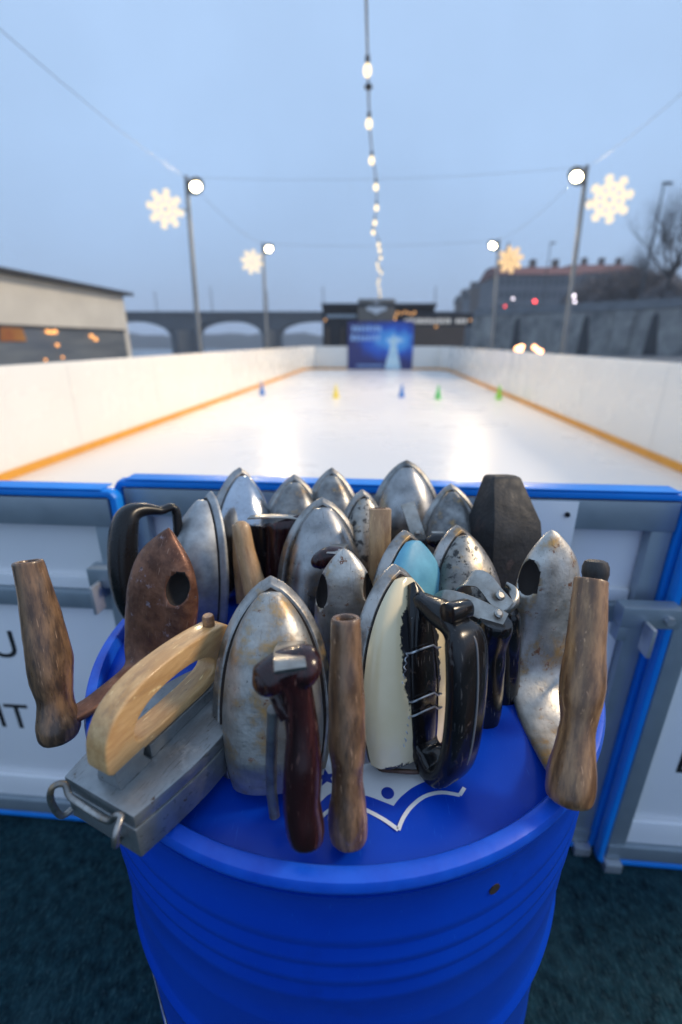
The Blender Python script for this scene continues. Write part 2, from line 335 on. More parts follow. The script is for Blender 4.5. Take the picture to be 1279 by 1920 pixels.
def holed(bm, outer, inner, d, d0=None):   # two outlines of equal count, a slab with a window
    n = len(outer); z = V((0, 0, 0)) if d0 is None else d0
    A = [bm.verts.new(p + z) for p in outer]; B = [bm.verts.new(p + z + d) for p in outer]
    a = [bm.verts.new(p + z) for p in inner]; b = [bm.verts.new(p + z + d) for p in inner]
    for i in range(n):
        j = (i + 1) % n
        bm.faces.new((A[i], A[j], a[j], a[i])); bm.faces.new((B[j], B[i], b[i], b[j]))
        bm.faces.new((A[j], A[i], B[i], B[j])); bm.faces.new((a[i], a[j], b[j], b[i]))
def ball(bm, c, r, sc=(1, 1, 1), ax=(EX, EY, EZ), n=12):
    R = []
    for i in range(1, n):
        th = math.pi * i / n
        R.append([V(c) + (ax[0] * (math.sin(th) * math.cos(2 * math.pi * k / (2 * n)) * sc[0]) + ax[1] * (math.sin(th) * math.sin(2 * math.pi * k / (2 * n)) * sc[1]) + ax[2] * (math.cos(th) * sc[2])) * r for k in range(2 * n)])
    rings(bm, R)
def along(A, B):                      # frame with its y axis running from A to B (wood grain follows y)
    y = (V(B) - V(A)).normalized(); x = y.orthogonal().normalized(); z = x.cross(y)
    return Matrix(((x.x, y.x, z.x, A.x), (x.y, y.y, z.y, A.y), (x.z, y.z, z.z, A.z), (0, 0, 0, 1)))
def cut(o, cutter):
    md = o.modifiers.new('cut', 'BOOLEAN'); md.operation = 'DIFFERENCE'; md.object = cutter; md.solver = 'EXACT'
    bpy.context.view_layer.update()
    me = bpy.data.meshes.new_from_object(o.evaluated_get(bpy.context.evaluated_depsgraph_get()))
    o.modifiers.clear(); o.data = me
    bpy.data.objects.remove(cutter)
def fan_resample(P, n):               # closed outline -> n evenly spaced points
    P = [V(p) for p in P]; d = [(P[(i + 1) % len(P)] - P[i]).length for i in range(len(P))]; T = sum(d); out = []; i = 0; acc = 0
    for k in range(n):
        t = T * k / n
        while acc + d[i] < t: acc += d[i]; i += 1
        out.append(P[i].lerp(P[(i + 1) % len(P)], (t - acc) / d[i]))
    return out
def smooth_closed(P, n):              # Catmull-Rom closed
    m_ = len(P); out = []
    for i in range(m_):
        a, b, c, d = (V(P[(i + j) % m_]) for j in (-1, 0, 1, 2))
        for k in range(n):
            t = k / n
            out.append(.5 * (2 * b + (c - a) * t + (2 * a - 5 * b + 4 * c - d) * t * t + (3 * b - a - 3 * c + d) * t ** 3))
    return out

# ------------------------------------------------------------ ground, rink, river, hills
LID = .868; RIM = .882; BC = V((.004, .531, 0)); BR = .3075
def ground():
    bm = bmesh.new(); prism(bm, [rk(-6, -6), rk(6, -6), rk(6, .98), rk(-6, .98)], V((0, 0, -.05)))
    struct('carpet_ground', bm, 'carpet', smooth=False)
    bm = bmesh.new(); prism(bm, [V((-9.5, -8, -.06)), V((63, -8, -.06)), V((63, 14.2, -.06)), V((16.5, 61, -.06)), V((16.5, 90, -.06)), V((-9.5, 90, -.06))], V((0, 0, -4)))
    struct('quay_ground', bm, 'paving', smooth=False)
    bm = bmesh.new(); prism(bm, [V((-490, -50, -3.2)), V((490, -50, -3.2)), V((490, 490, -3.2)), V((-490, 490, -3.2))], V((0, 0, -.5)))
    struct('river_water', bm, 'water', smooth=False)
    bm = bmesh.new(); prism(bm, [V((16.5, 61.5, 4.0)), V((63.4, 14.6, 4.0)), V((480, 14.6, 4.0)), V((480, 480, 4.0)), V((16.5, 480, 4.0))], V((0, 0, -8)))
    struct('embankment_terrain', bm, 'paving', smooth=False)
    # wooded far bank
    bm = bmesh.new(); R = []
    for i in range(90):
        x = -420 + i * 8; h = 7 + 9 * noise.noise(V((x * .011, 0, 3))) + 4 * noise.noise(V((x * .05, 2, 1))) + 2 * noise.noise(V((x * .2, 5, 1)))
        R.append([V((x, 330, -4)), V((x, 345, max(h, 2) * .7)), V((x, 365, max(h, 3))), V((x, 430, -4))])
    rings(bm, R); struct('far_hills', bm, 'hill')
    bm = bmesh.new(); prism(bm, [rk(v, u, .04) for v, u in ((-3.42, .89), (2.98, .89), (2.98, 21.4), (2.6, 21.9), (-3.0, 21.9), (-3.42, 21.4))], V((0, 0, -.09)))
    struct('rink_floor', bm, 'rink', smooth=False)
ground()

def rink_wall(label, path, t=.07, H=1.04):
    e = thing('rink_board_wall', rk(*path[0], .04), label, 'rink boards', 'white boards round the rink')
    bm = bmesh.new(); bk = bmesh.new()
    for (a, b, nv) in zip(path[:-1], path[1:], range(99)):
        A, B = rk(*a, 0), rk(*b, 0); d = (B - A).normalized(); n = V((-d.y, d.x, 0))     # n points off the ice
        box(bm, A, d, n, EZ, (0, 0, .02), ((B - A).length, t, H))
        box(bk, A, d, n, EZ, (0, -.012, .042), ((B - A).length, -.001, .125))
    link('board_panel', bm, 'board', e, bevel=.008)
    link('kick_strip', bk, 'kick', e, smooth=False)
    # joints between board sections
    bj = bmesh.new()
    for (a, b) in zip(path[:-1], path[1:]):
        A, B = rk(*a, 0), rk(*b, 0); d = (B - A).normalized(); n = V((-d.y, d.x, 0)); k = 2.0
        while k < (B - A).length - .3:
            box(bj, A, d, n, EZ, (k, -.002, .13), (k + .003, -.0005, H - .012)); k += 2.0
    link('panel_joint', bj, 'galv_pale', e, smooth=False)
    return e
rink_wall('long white rink wall with ochre kick strip on the river side left of the ice', [(-3.42, .95), (-3.42, 21.2), (-3.0, 21.86), (-1.5, 21.86)])
rink_wall('long white rink wall with ochre kick strip below the stone embankment', [(1.41, 21.86), (2.6, 21.86), (2.98, 21.2), (2.98, .95)])

# ------------------------------------------------------------ near rink fence (three framed panels seen from outside)
def text_mesh(s, size, mtx):
    cu = bpy.data.curves.new('letters', 'FONT'); cu.body = s; cu.size = size; cu.extrude = .0006; cu.align_x = 'RIGHT'
    o = bpy.data.objects.new('letters', cu); COL.objects.link(o); bpy.context.view_layer.update()
    me = bpy.data.meshes.new_from_object(o.evaluated_get(bpy.context.evaluated_depsgraph_get()))
    bpy.data.objects.remove(o); bm = bmesh.new(); bm.from_mesh(me); bm.transform(mtx); return bm
def face_mtx(v, u, z):               # lettering plane on the outer face of the fence
    return Matrix((RX.to_4d(), EZ.to_4d(), (-RY).to_4d(), rk(v, u, z).to_4d())).transposed() if False else Matrix(
        ((RX.x, 0, -RY.x, rk(v, u).x), (RX.y, 0, -RY.y, rk(v, u).y), (0, 1, 0, z), (0, 0, 0, 1)))
def fence_panel(label, v0, v1, du, top, text=(), plate=False, rail_z=.715):
    e = thing('rink_fence_panel', rk(v0, .86 + du, 0), label, 'fence panel', 'framed panels of the near rink fence')
    U = .86 + du
    bm = bmesh.new(); rbox(bm, v0 + .012, v1 - .012, U, U + .012, .05, top - .03); link('white_sheet', bm, 'fence_white', e, smooth=False)
    bm = bmesh.new()                  # galvanised frame: L-section rails and posts
    rbox(bm, v0 + .012, v1 - .012, U - .034, U - .003, top - .072, top - .012)
    rbox(bm, v0 + .012, v1 - .012, U - .034, U - .003, .03, .075)
    for a, b in ((v0 + .012, v0 + .052), (v1 - .052, v1 - .012)): rbox(bm, a, b, U - .03, U - .003, .076, top - .073)
    link('steel_frame', bm, 'galv', e, bevel=.003)
    bm = bmesh.new(); rbox(bm, v0 + .053, v1 - .053, U - .028, U - .002, rail_z - .02, rail_z + .02); link('middle_rail', bm, 'galv', e, bevel=.002)
    bm = bmesh.new(); rbox(bm, v0 + .053, v1 - .053, U - .012, U - .001, rail_z + .021, rail_z + .05); link('sheet_lip', bm, 'fence_white', e, bevel=.003)
    bm = bmesh.new(); rbox(bm, v0 + .053, v1 - .053, U - .009, U - .001, .076, rail_z - .022); link('sign_sheet', bm, 'fence_white', e, bevel=.002)
    bm = bmesh.new(); rbox(bm, v0 + .053, v1 - .053, U - .022, U - .0095, .0765, .15); link('bottom_ledge', bm, 'fence_white', e, bevel=.004)
    r = .0085
    loop = [(v0, top - .012), (v0 + .008, top - .002), (v1 - .008, top - .002), (v1, top - .012), (v1, .026), (v1 - .008, .018), (v0 + .008, .018), (v0, .026)]
    P = smooth_closed([rk(v, U - .022, z) for v, z in loop], 1)
    P = []
    for i in range(len(loop)):
        a, b = loop[i], loop[(i + 1) % len(loop)]
        for k in range(8): P.append(rk(a[0] + (b[0] - a[0]) * k / 8, U - .022, a[1] + (b[1] - a[1]) * k / 8))
    bm = bmesh.new(); sweep(bm, P, (.014, r), 12, side=RY, ex=.6, closed=True); link('blue_edging', bm, 'blue_edge', e)
    bm = bmesh.new(); rbox(bm, v0 + .02, v1 - .02, U - .036, U + .006, top + .0065, top + .0095); link('top_cap', bm, 'blue_edge', e, bevel=.005)
    for s, v, z, sz in text:
        o = link('letter', text_mesh(s, sz, face_mtx(v, U - .0096, z)), 'ink', e, smooth=False)
    if plate:
        bm = bmesh.new(); rbox(bm, .262, .385, U - .0375, U - .0345, .79, top - .014); link('joining_plate', bm, 'fence_white', e, bevel=.001)
        bm = bmesh.new(); q = rk(.366, U - .0378, top - .040); sweep(bm, [q, q - RY * .004], .005, 12, side=EZ); link('bolt', bm, 'ink', e)
    for v in ((v0 + .028, v1 - .028)):
        bm = bmesh.new(); rbox(bm, v - .02, v + .02, U - .05, U + .03, .0, .028); link('foot', bm, 'galv_pale', e, bevel=.003)
    return e
uV, uZ = on_fence(36, 1238); tV, tZ = on_fence(60, 1371); eV, eZ = on_fence(1272, 1458)
fence_panel('left fence panel of grey steel edged in blue with black letters U and IT', -1.62, -.522, -.012, .968,
            text=(('U', uV, uZ, .112), ('IT', tV, tZ, .112)))
fence_panel('middle fence panel edged in blue directly behind the blue drum', -.535, .585, .030, .978, plate=True)
fence_panel('right fence panel edged in blue with a sloping view of a black letter E', .589, 1.70, -.006, .968, text=(('E', eV + .050, eZ, .112),))
# clamp joining the two right hand panels, and the small one on the left
def clamp(label, v, z, w_):
    e = thing('panel_clamp', rk(v, .80, z), label, 'clamp', 'steel clamps joining the fence panels')
    bm = bmesh.new(); rbox(bm, v - w_, v + w_, .788, .822, z - .022, z + .022)
    rbox(bm, v - w_, v - w_ + .02, .79, .82, z - .055, z - .0225); link('bracket', bm, 'galv', e, bevel=.003)
    bm = bmesh.new(); rbox(bm, v - .014, v - .006, .755, .7875, z - .066, z - .004); link('lever', bm, 'galv_pale', e, bevel=.002)
    bm = bmesh.new(); sweep(bm, [rk(v + .03, .79, z), rk(v + .03, .778, z)], .009, 6); link('bolt', bm, 'galv_pale', e)
cV, cZ = on_fence(1222, 1160, .79)
clamp('galvanised steel clamp with a hanging lever over the blue strip right of the drum', cV, cZ, .055)
cV, cZ = on_fence(200, 1085, .79)
clamp('smaller zinc clamp half hidden behind the black handled grey iron', cV - .005, cZ, .035)

# ------------------------------------------------------------ blue drum
def drum():
    e = thing('steel_drum', BC, 'glossy blue steel drum with a white crown print on its lid carrying the old irons', 'drum')
    R = BR + .0085; prof = [(.002, R - .004), (.004, R + .004), (.02, R + .004), (.026, R - .006)]
    def rib(z): return [(z - .022, R - .006), (z - .010, R - .0045), (z - .004, R - .0005), (z + .004, R - .0005), (z + .010, R - .0045), (z + .022, R - .006)]
    for z in (.26, .30, .34): prof += [(z - .012, R - .006), (z, R - .003), (z + .012, R - .006)]
    prof += rib(.56)
    for z, a in ((.665, .0008), (.722, .0022), (.750, .0030), (.777, .0030), (.803, .0022)): prof += [(z - .0115, R - .0055), (z - .004, R - .0055 + a), (z + .004, R - .0055 + a), (z + .0115, R - .0055)]
    prof += [(.845, R - .005), (.858, R - .003), (.8605, R - .002)]
    prof = sorted(prof)
    bm = bmesh.new(); n = 160
    rings(bm, [[BC + V((math.cos(2 * math.pi * k / n) * r, math.sin(2 * math.pi * k / n) * r, z)) for k in range(n)] for z, r in prof])
    link('drum_body', bm, 'drum_blue', e, angle=60)
    bm = bmesh.new()                  # rolled rim
    R = BR; Rm = R + .004; P = []
    for k in range(n):
        a = 2 * math.pi * k / n
        P.append([BC + V((math.cos(a), math.sin(a), 0)) * (Rm + dx) + EZ * (z) for dx, z in
                  ((-.010, LID - .004), (-.0095, RIM - .004), (-.007, RIM - .0005), (-.002, RIM + .0005), (.004, RIM - .002), (.0065, RIM - .008), (.0055, RIM - .0125), (.002, RIM - .0165), (-.004, RIM - .0175))])
    rings(bm, P, closed=True); link('rim', bm, 'drum_rim', e)
    bm = bmesh.new(); pr = [(R - .006, LID - .003), (R - .012, LID - .001), (R - .03, LID - .0012), (R - .05, LID), (.2, LID), (.1, LID), (.02, LID), (.001, LID)]
    rings(bm, [[BC + V((math.cos(2 * math.pi * k / n) * r, math.sin(2 * math.pi * k / n) * r, z)) for k in range(n)] for r, z in pr])
    lid = link('lid', bm, 'drum_blue', e)
    up = EZ * .0002; z0 = LID + .0003
    # scalloped outline
    sc1 = cat([(747, 1556), (756, 1534), (772, 1512), (797, 1493), (828, 1486), (862, 1491)], 6)
    sc0 = cat([(596, 1540), (606, 1529), (622, 1517), (648, 1510), (672, 1513), (695, 1523), (722, 1538), (747, 1556)], 6)
    sc2 = [(862, 1491), (866, 1485), (871, 1477)]
    def strip(path, wd):
        b_ = bmesh.new(); P_ = [atz(x, y, z0) for x, y in path]
        rr_ = []
        for i, p in enumerate(P_):
            t = (P_[min(i + 1, len(P_) - 1)] - P_[max(i - 1, 0)]).normalized(); nn = V((-t.y, t.x, 0))
            rr_.append([p + nn * wd, p - nn * wd, p - nn * wd + up, p + nn * wd + up])
        rings(b_, rr_); return b_
    bm = strip(sc0, .0017)
    for q in (sc1, sc2):
        b2 = strip(q, .0017); me = bpy.data.meshes.new('x'); b2.to_mesh(me); b2.free(); bm.from_mesh(me)
    link('scallop_outline', bm, 'decal', lid, smooth=False)
    inn = cat([(600, 1505), (620, 1488), (650, 1484), (690, 1493), (715, 1502), (738, 1511)], 5)[:-1] + cat([(738, 1511), (752, 1494), (775, 1476), (800, 1465), (825, 1462)], 5) \
        + [(850, 1440), (840, 1400), (810, 1370), (740, 1352), (660, 1352), (610, 1372), (585, 1410), (580, 1450), (585, 1490)]
    bm = bmesh.new(); prism(bm, [atz(x, y, z0) for x, y in inn], up); link('crown_print', bm, 'decal', lid, smooth=False)
    bm = bmesh.new(); z1 = z0 + .0004
    ce = atz(727, 1487, z1); prism(bm, [ce + V((math.cos(t * .262) * .0058, math.sin(t * .262) * .0058, 0)) for t in range(24)], up); link('print_dot', bm, 'decal_blue', lid, smooth=False)
    for (sx, sy, sr) in ((797, 1440, .0095), (612, 1458, .0095)):
        ce = atz(sx, sy, z1); bm = bmesh.new()
        prism(bm, [ce + V((math.cos(t * math.pi / 5 + .5), math.sin(t * math.pi / 5 + .5), 0)) * (sr if t % 2 == 0 else sr * .42) for t in range(10)], up); link('print_star', bm, 'decal_blue', lid, smooth=False)
    bm = bmesh.new(); prism(bm, [atz(x, y, z1) for x, y in ((680, 1424), (702, 1418), (702, 1410), (680, 1416))], up)
    link('print_band', bm, 'decal_blue', lid, smooth=False)
    bm = bmesh.new()                  # small drain hole plug on the side
    for v in range(1):
        r = ray(924, 1662); a = r.x ** 2 + r.y ** 2; b_ = 2 * (-r.y * BC.y); c__ = BC.y ** 2 - (R + .003) ** 2
        ce = CAM + r * ((-b_ - math.sqrt(b_ * b_ - 4 * a * c__)) / (2 * a)); d = ce - BC; d.z = 0; d.normalize()
        sweep(bm, [ce, ce + d * .0026], .0055, 16, side=EZ); 
    link('side_plug', bm, 'hole', e)
    bm = bmesh.new()                  # white print wrapping the lower left of the side
    P = []
    for k in range(14):
        a = math.radians(208 + k * 1.25); z0_ = .30; z1_ = .545 - .0150 * k + .006 * math.sin(k * 1.3)
        d = V((math.cos(a), math.sin(a), 0)); q = BC + d * (BR + .0037)
        P.append([q + EZ * z0_, q + EZ * z1_, q + EZ * z1_ + d * .0004, q + EZ * z0_ + d * .0004])
    rings(bm, P); link('side_print', bm, 'decal', e, smooth=False)
drum()

# ------------------------------------------------------------ irons
class Frame:
    def __init__(s, heel, tip, yaw):
        s.o = V(heel); y = V(tip) - s.o; s.L = y.length; s.y = y.normalized(); a = math.radians(yaw)
        z = V((math.sin(a), -math.cos(a), 0)); z -= s.y * z.dot(s.y); s.z = z.normalized(); s.x = s.y.cross(s.z)
        s.m = Matrix(((s.x.x, s.y.x, s.z.x, s.o.x), (s.x.y, s.y.y, s.z.y, s.o.y), (s.x.z, s.y.z, s.z.z, s.o.z), (0, 0, 0, 1)))
    def w(s, x, y, z): return s.o + s.x * x + s.y * y + s.z * z
    def on(s, px, py, xl=0):          # local (y, z) of the pixel on the plane x = xl
        r = ray(px, py); t = (s.o + s.x * xl - CAM).dot(s.x) / r.dot(s.x); p = CAM + r * t - s.o
        return p.dot(s.y), p.dot(s.z)
def ogive(t, W, p=3.4, q=.8):
    p, q = 3.3 + (p - 2.1) * 2, .80 * q
    return .5 * W * max(0, 1 - t ** p) ** q * (1 - .17 * (1 - min(1, t / .38)) ** 2)
def sole_bm(f, W, h, p, q, tk=.90, tm=.955):
    n = 30; L_ = f.L; R = [(ogive(i / n, W, p, q), L_ * i / n) for i in range(n)]
    P = R + [(0, L_)] + [(-a, b) for a, b in reversed(R)]
    bm = bmesh.new(); c = L_ * .30
    rings(bm, [[f.w(a * k, c + (b - c) * m_, z) for a, b in P] for z, k, m_ in ((0, .985, .992), (h * .12, 1, 1), (h * .45, 1, 1), (h, tk, tm))]); return bm
def shell_bm(f, W, H, p, q, z0, ins=.88, exx=.75, ezz=.9, rise=1.6, heel=.8, nosek=.5, keel=0):
    L_ = f.L; R = []; n = 34; m_ = 22
    for i in range(n + 1):
        t = .012 + (.935 - .012) * (1 - (1 - i / n) ** 1.35)
        wd = ogive(t / .962, W, p, q) * ins - .0012
        if i == n: wd = .0007
        g = (1 - max(0, (t - nosek) / (1 - nosek)) ** rise) if t > nosek else 1
        hh = H * max(.04, g) * (heel + (1 - heel) * min(1, t / .16))
        ring = []
        for k in range(m_ + 1):
            a = math.pi * k / m_; c, s = math.cos(a), math.sin(a)
            zz = abs(s) ** ezz
            if keel: zz += keel * max(0, 1 - abs(c) * 6)
            ring.append(f.w(wd * math.copysign(abs(c) ** exx, c), L_ * t, z0 + hh * zz))
        R.append(ring)
    bm = bmesh.new(); rings(bm, R); return bm
def place(tip, dx, dy): return V((tip.x + dx, tip.y - dy, LID + .0008))
IG = 'old irons piled on the drum lid'
def flat_iron(label, tip, dx, dy, yaw, W=.098, H=.046, p=2.1, q=1.0, sole='steel_edge', shell='steel_dark', soleh=.010, **kw):
    f = Frame(place(V(tip), dx, dy), tip, yaw)
    e = thing('flat_iron', f.m, label, 'iron', IG)
    link('sole_plate', sole_bm(f, W, soleh, p, q), sole, e, bevel=.0010)
    bmg = sole_bm(Frame(f.o + f.y * .004, f.o + f.y * (f.L * .95), yaw), W * .86, soleh + .0025, p, q, 1, 1); link('heat_gap', bmg, 'hole', e, smooth=False)
    s = link('shell', shell_bm(f, W, H, p, q, soleh + .0025, **kw), shell, e, angle=50)
    return f, e
def rivet(e, P, d, r=.004, h=.003, m='strap'):
    bm = bmesh.new(); d = d.normalized(); lathe(bm, P, P + d * h, [(0, r), (.6, r), (1, r * .6)], 14); return link('rivet', bm, m, e)
def strap_bm(path, wd, th, side):
    bm = bmesh.new(); sweep(bm, path, [(wd, th)] * len(path), 12, side=side, ex=.35); return bm

# --- front grey iron with maroon grip
f, e = flat_iron('large worn grey steel iron at the front with a shiny maroon grip', at(508, 1078, .382), .004, .062, 7, W=.114, H=.036, p=2.3, q=.95,
                 shell='steel_front', soleh=.014, ins=.83, exx=.8, ezz=.85, rise=1.9, heel=.7)
P = cat([(541, 1252, .268, .0165), (553, 1290, .264, .0130), (566, 1360, .256, .0118), (568, 1430, .248, .0140), (566, 1500, .240, .0140), (573, 1550, .234, .0142), (576, 1575, .231, .0120), (577, 1588, .229, .0060)], 6)
bm = bmesh.new(); sweep(bm, [at(a, b, c) for a, b, c, r in P], [(r, r * 1.1) for a, b, c, r in P], 20, ex=.9)
Q = cat([(482, 1284, .256, .004), (489, 1281, .258, .0105), (508, 1268, .262, .0125), (535, 1254, .267, .0135), (565, 1250, .269, .0150), (583, 1253, .270, .0135), (592, 1256, .271, .006)], 5)
sweep(bm, [at(a, b, c) for a, b, c, r in Q], [(r, r * 1.15) for a, b, c, r in Q], 18, side=EZ)
Q2 = cat([(512, 1300, .261, .004), (528, 1310, .262, .009), (548, 1330, .259, .0115)], 5)
sweep(bm, [at(a, b, c) for a, b, c, r in Q2], [(r, r) for a, b, c, r in Q2], 14, side=EZ)
rough_up(bm, .0005, 50); grip = link('grip', bm, 'maroon', e)
st = cat([at(548, 1205, .325), at(543, 1214, .296), at(541, 1224, .276), at(543, 1238, .2585), at(545, 1257, .2490)], 5)
link('metal_strap', strap_bm(st, .0112, .0016, EX), 'strap', e)
bm = bmesh.new(); sweep(bm, [at(512, 1330, .262), at(509, 1420, .266), at(509, 1480, .268), at(515, 1530, .262)], [(.0045, .0045)] * 4, 14); tube = link('cord_tube', bm, 'steel_edge', e)
bm = bmesh.new(); q = at(515, 1530, .2615); d = (at(515, 1530, .262) - at(509, 1480, .268)).normalized(); sweep(bm, [q + d * .0004, q + d * .0008], .0035, 14); link('tube_bore', bm, 'hole', tube)
bm = bmesh.new(); sweep(bm, [at(560, 1530, .248), at(560, 1480, .30), at(550, 1440, .33)], .006, 10); link('heel_bracket', bm, 'steel_edge', e)

# --- cream iron with black D handle
tip = at(734, 1056, .408)
f, e = flat_iron('cream enamelled iron with chipped black patch and a big black loop handle bound by wire', tip, .0052, .058, 37, W=.126, H=.026, p=2.2, q=.96,
                 shell='cream_chipped', soleh=.012, ins=.90, exx=.7, ezz=.7, rise=2.4, heel=.85, nosek=.35)
pl = [(.012, .034), (.022, .0365), (.13, .0365), (.150, .034)]
bm = bmesh.new()                      # saddle on the shell
sweep(bm, [f.w(0, y, z) for y, z in cat([(.004, .034), (.02, .0375), (.075, .0385), (.13, .036), (.152, .033), (.166, .026)], 4)],
      [(a, .006) for (a,) in cat([(.010,), (.017,), (.019,), (.015,), (.010,), (.002,)], 4)], 16, side=f.x, ex=.7)
lp = [(.150, .038), (.142, .060), (.135, .079), (.122, .0885), (.075, .0875), (.028, .080), (.004, .069), (-.002, .055), (.008, .043), (.024, .0385), (.075, .040), (.12, .039)]
wd = [.009, .0105, .0150, .0220, .0215, .0205, .0200, .0180, .0160, .0150, .0150, .0130]
th = [.008, .009, .009, .0095, .0095, .0095, .0095, .009, .009, .004, .004, .005]
Pc = smooth_closed([(y, z, 0) for y, z in lp], 6); Rc = smooth_closed([(a, b, 0) for a, b in zip(wd, th)], 6)
sweep(bm, [f.w(0, p_[0], p_[1]) for p_ in Pc], [(r_[0], r_[1]) for r_ in Rc], 20, side=f.x, ex=.55, closed=True)
lp_o = link('loop_handle', bm, 'black', e)
bm = bmesh.new(); Ps = cat([(.134, .0920), (.121, .0985), (.075, .0977), (.028, .0898), (.002, .0780)], 6)
sweep(bm, [f.w(.001, a, b) for a, b in Ps], [(.0009, .0009)] * len(Ps), 6, side=f.x); link('mould_seam', bm, 'seam', lp_o)
bm = bmesh.new()                      # wedge rib and thumb switch on the front of the loop
rings(bm, [[f.w(sx * a, y, z) for sx, z in ((-1, zz - .006), (1, zz - .006), (.6, zz + .003), (-.6, zz + .003))] for (y, zz, a) in ((.1600, .036, .002), (.1570, .049, .008), (.1540, .063, .013), (.1470, .077, .015))])
link('thumb_rib', bm, 'black', lp_o, bevel=.0012)
bm = bmesh.new(); sweep(bm, [f.w(-.013, .1495, .079), f.w(.014, .1495, .079)], [(.0085, .0085)] * 2, 18, side=f.z, ex=.8); link('thumb_switch', bm, 'black', lp_o, bevel=.001)
for (y, tw) in ((.107, 0), (.062, 1), (.049, 1)):
    bm = bmesh.new(); C_ = []
    for k in range(26):
        a = 2 * math.pi * k / 26; c, s = math.cos(a), math.sin(a)
        C_.append(f.w(.0205 * math.copysign(abs(c) ** .6, c), y + .0035 * math.sin(a * 1) - (.004 if c > .3 else 0), .0395 + .0078 * math.copysign(abs(s) ** .6, s)))
    sweep(bm, C_, (.0009, .0009), 6, side=f.y, closed=True)
    T = []
    if y != .062:
        for k in range(30):
            a = k * .9; T.append(f.w(-.0212 - .0011 * math.cos(a) - .0002 * k, y - .0009 * k, .039 + .0011 * math.sin(a)))
        sweep(bm, T, (.0006, .0006), 6, side=None)
    link('binding_wire', bm, 'wire', e)
bm = bmesh.new(); sweep(bm, [f.w(a, b, c) for a, b, c in cat([(-.036, .01, .012), (-.037, -.004, .014), (-.030, -.0045, .026), (-.006, -.004, .046), (.02, .01, .044)], 5)], (.0022, .0022), 10, side=None)
link('heel_rest_wire', bm, 'rusty_wire', e)

# --- hollow irons with an open turned wooden grip on a bent tail
def tail_iron(label, path, yaw, body, wood, top, bot, prof, holes, bend=0, name='hollow_iron'):
    tip = at(*path[0][:3]); heel = at(*path[-4][:3])
    f = Frame(heel, tip, yaw); e = thing(name, f.m, label, 'iron', IG)
    P = cat([(*at(a, b, c), r, h) for a, b, c, r, h in path], 6)
    bm = bmesh.new(); sweep(bm, [p[:3] for p in P], [(max(.0006, p[3]), max(.0006, p[4])) for p in P], 30, side=f.x, ex=.92); rough_up(bm, .0004, 40)
    o = link('body', bm, body, e, angle=60)
    for (px, py, Y, sc) in holes:
        cb = bmesh.new(); ball(cb, at(px, py, Y), 1, sc, (f.x, f.y, f.z)); cu = link('cutter', cb, 'hole', e); cut(o, cu)
    o.data.materials.clear(); o.data.materials.append(M[body]); o.data.materials.append(M['hole'])
    for (px, py, Y, sc) in holes:     # dark lining of the hole
        ce = ROOT[e].inverted() @ at(px, py, Y)
        for pg in o.data.polygons:
            d = pg.center - ce
            if (d.x / sc[0]) ** 2 + (d.y / sc[1]) ** 2 + (d.z / sc[2]) ** 2 < 1.03: pg.material_index = 1
    A, B = at(*top), at(*bot); r0 = prof[0][1]
    pr = [(.10, .001), (.10, r0 * .60), (.012, r0 * .62), (0, r0 * .70), (0, r0 * .94), (.006, r0)] + [(a, r) for a, r, *_ in cat(prof, 5)][1:] 
    bm = bmesh.new(); lathe(bm, A, B, pr, 24, (f.z, bend)); rough_up(bm, .0009, 45); rough_up(bm, .0004, 140)
    g = link('wooden_grip', bm, wood, e, angle=55, frame=along(A, B))
    bm = bmesh.new(); d = (B - A).normalized(); sweep(bm, [A + d * .004, A + d * .006], r0 * .615, 20); link('grip_bore', bm, 'wood_bore', g)
    return f, e
tail_iron('brown rusted hollow iron at the left with its worn grip hanging outside the drum',
          [(316, 990, .478, .0005, .0005), (315, 1003, .477, .010, .006), (311, 1045, .474, .034, .015), (306, 1100, .470, .047, .020), (300, 1160, .464, .049, .019), (288, 1215, .455, .043, .014), (266, 1256, .436, .026, .007), (222, 1282, .408, .0125, .0055), (170, 1322, .380, .0115, .006), (118, 1352, .357, .0105, .006)],
          -22, 'brown_iron', 'wood_dark', (52, 1052, .402), (114, 1392, .352),
          [(0, .0135), (.12, .0150), (.35, .0185), (.55, .0205), (.66, .0190), (.75, .0165), (.82, .0175), (.90, .0205), (.96, .0185), (.99, .0120), (1, .004)],
          [(331, 1106, .446, (.0125, .0195, .018))], bend=-.004)
tail_iron('tall pitted silver iron at the right of the pile with a long worn brown grip',
          [(1034, 994, .47, .0005, .0005), (1034, 1006, .4695, .011, .007), (1032, 1050, .466, .031, .018), (1027, 1110, .461, .0405, .022), (1022, 1190, .452, .0425, .020), (1014, 1270, .430, .0380, .013), (1014, 1340, .388, .0270, .0070), (1036, 1410, .335, .0165, .005), (1066, 1475, .278, .010, .005)],
          14, 'steel_pale', 'wood_brown', (1109, 1086, .362), (1064, 1512, .268),
          [(0, .0140), (.15, .0152), (.33, .0165), (.46, .0180), (.55, .0172), (.64, .0142), (.70, .0145), (.82, .0182), (.92, .0190), (.975, .0165), (1, .006)],
          [(989, 1082, .449, (.012, .021, .014))], bend=.002)
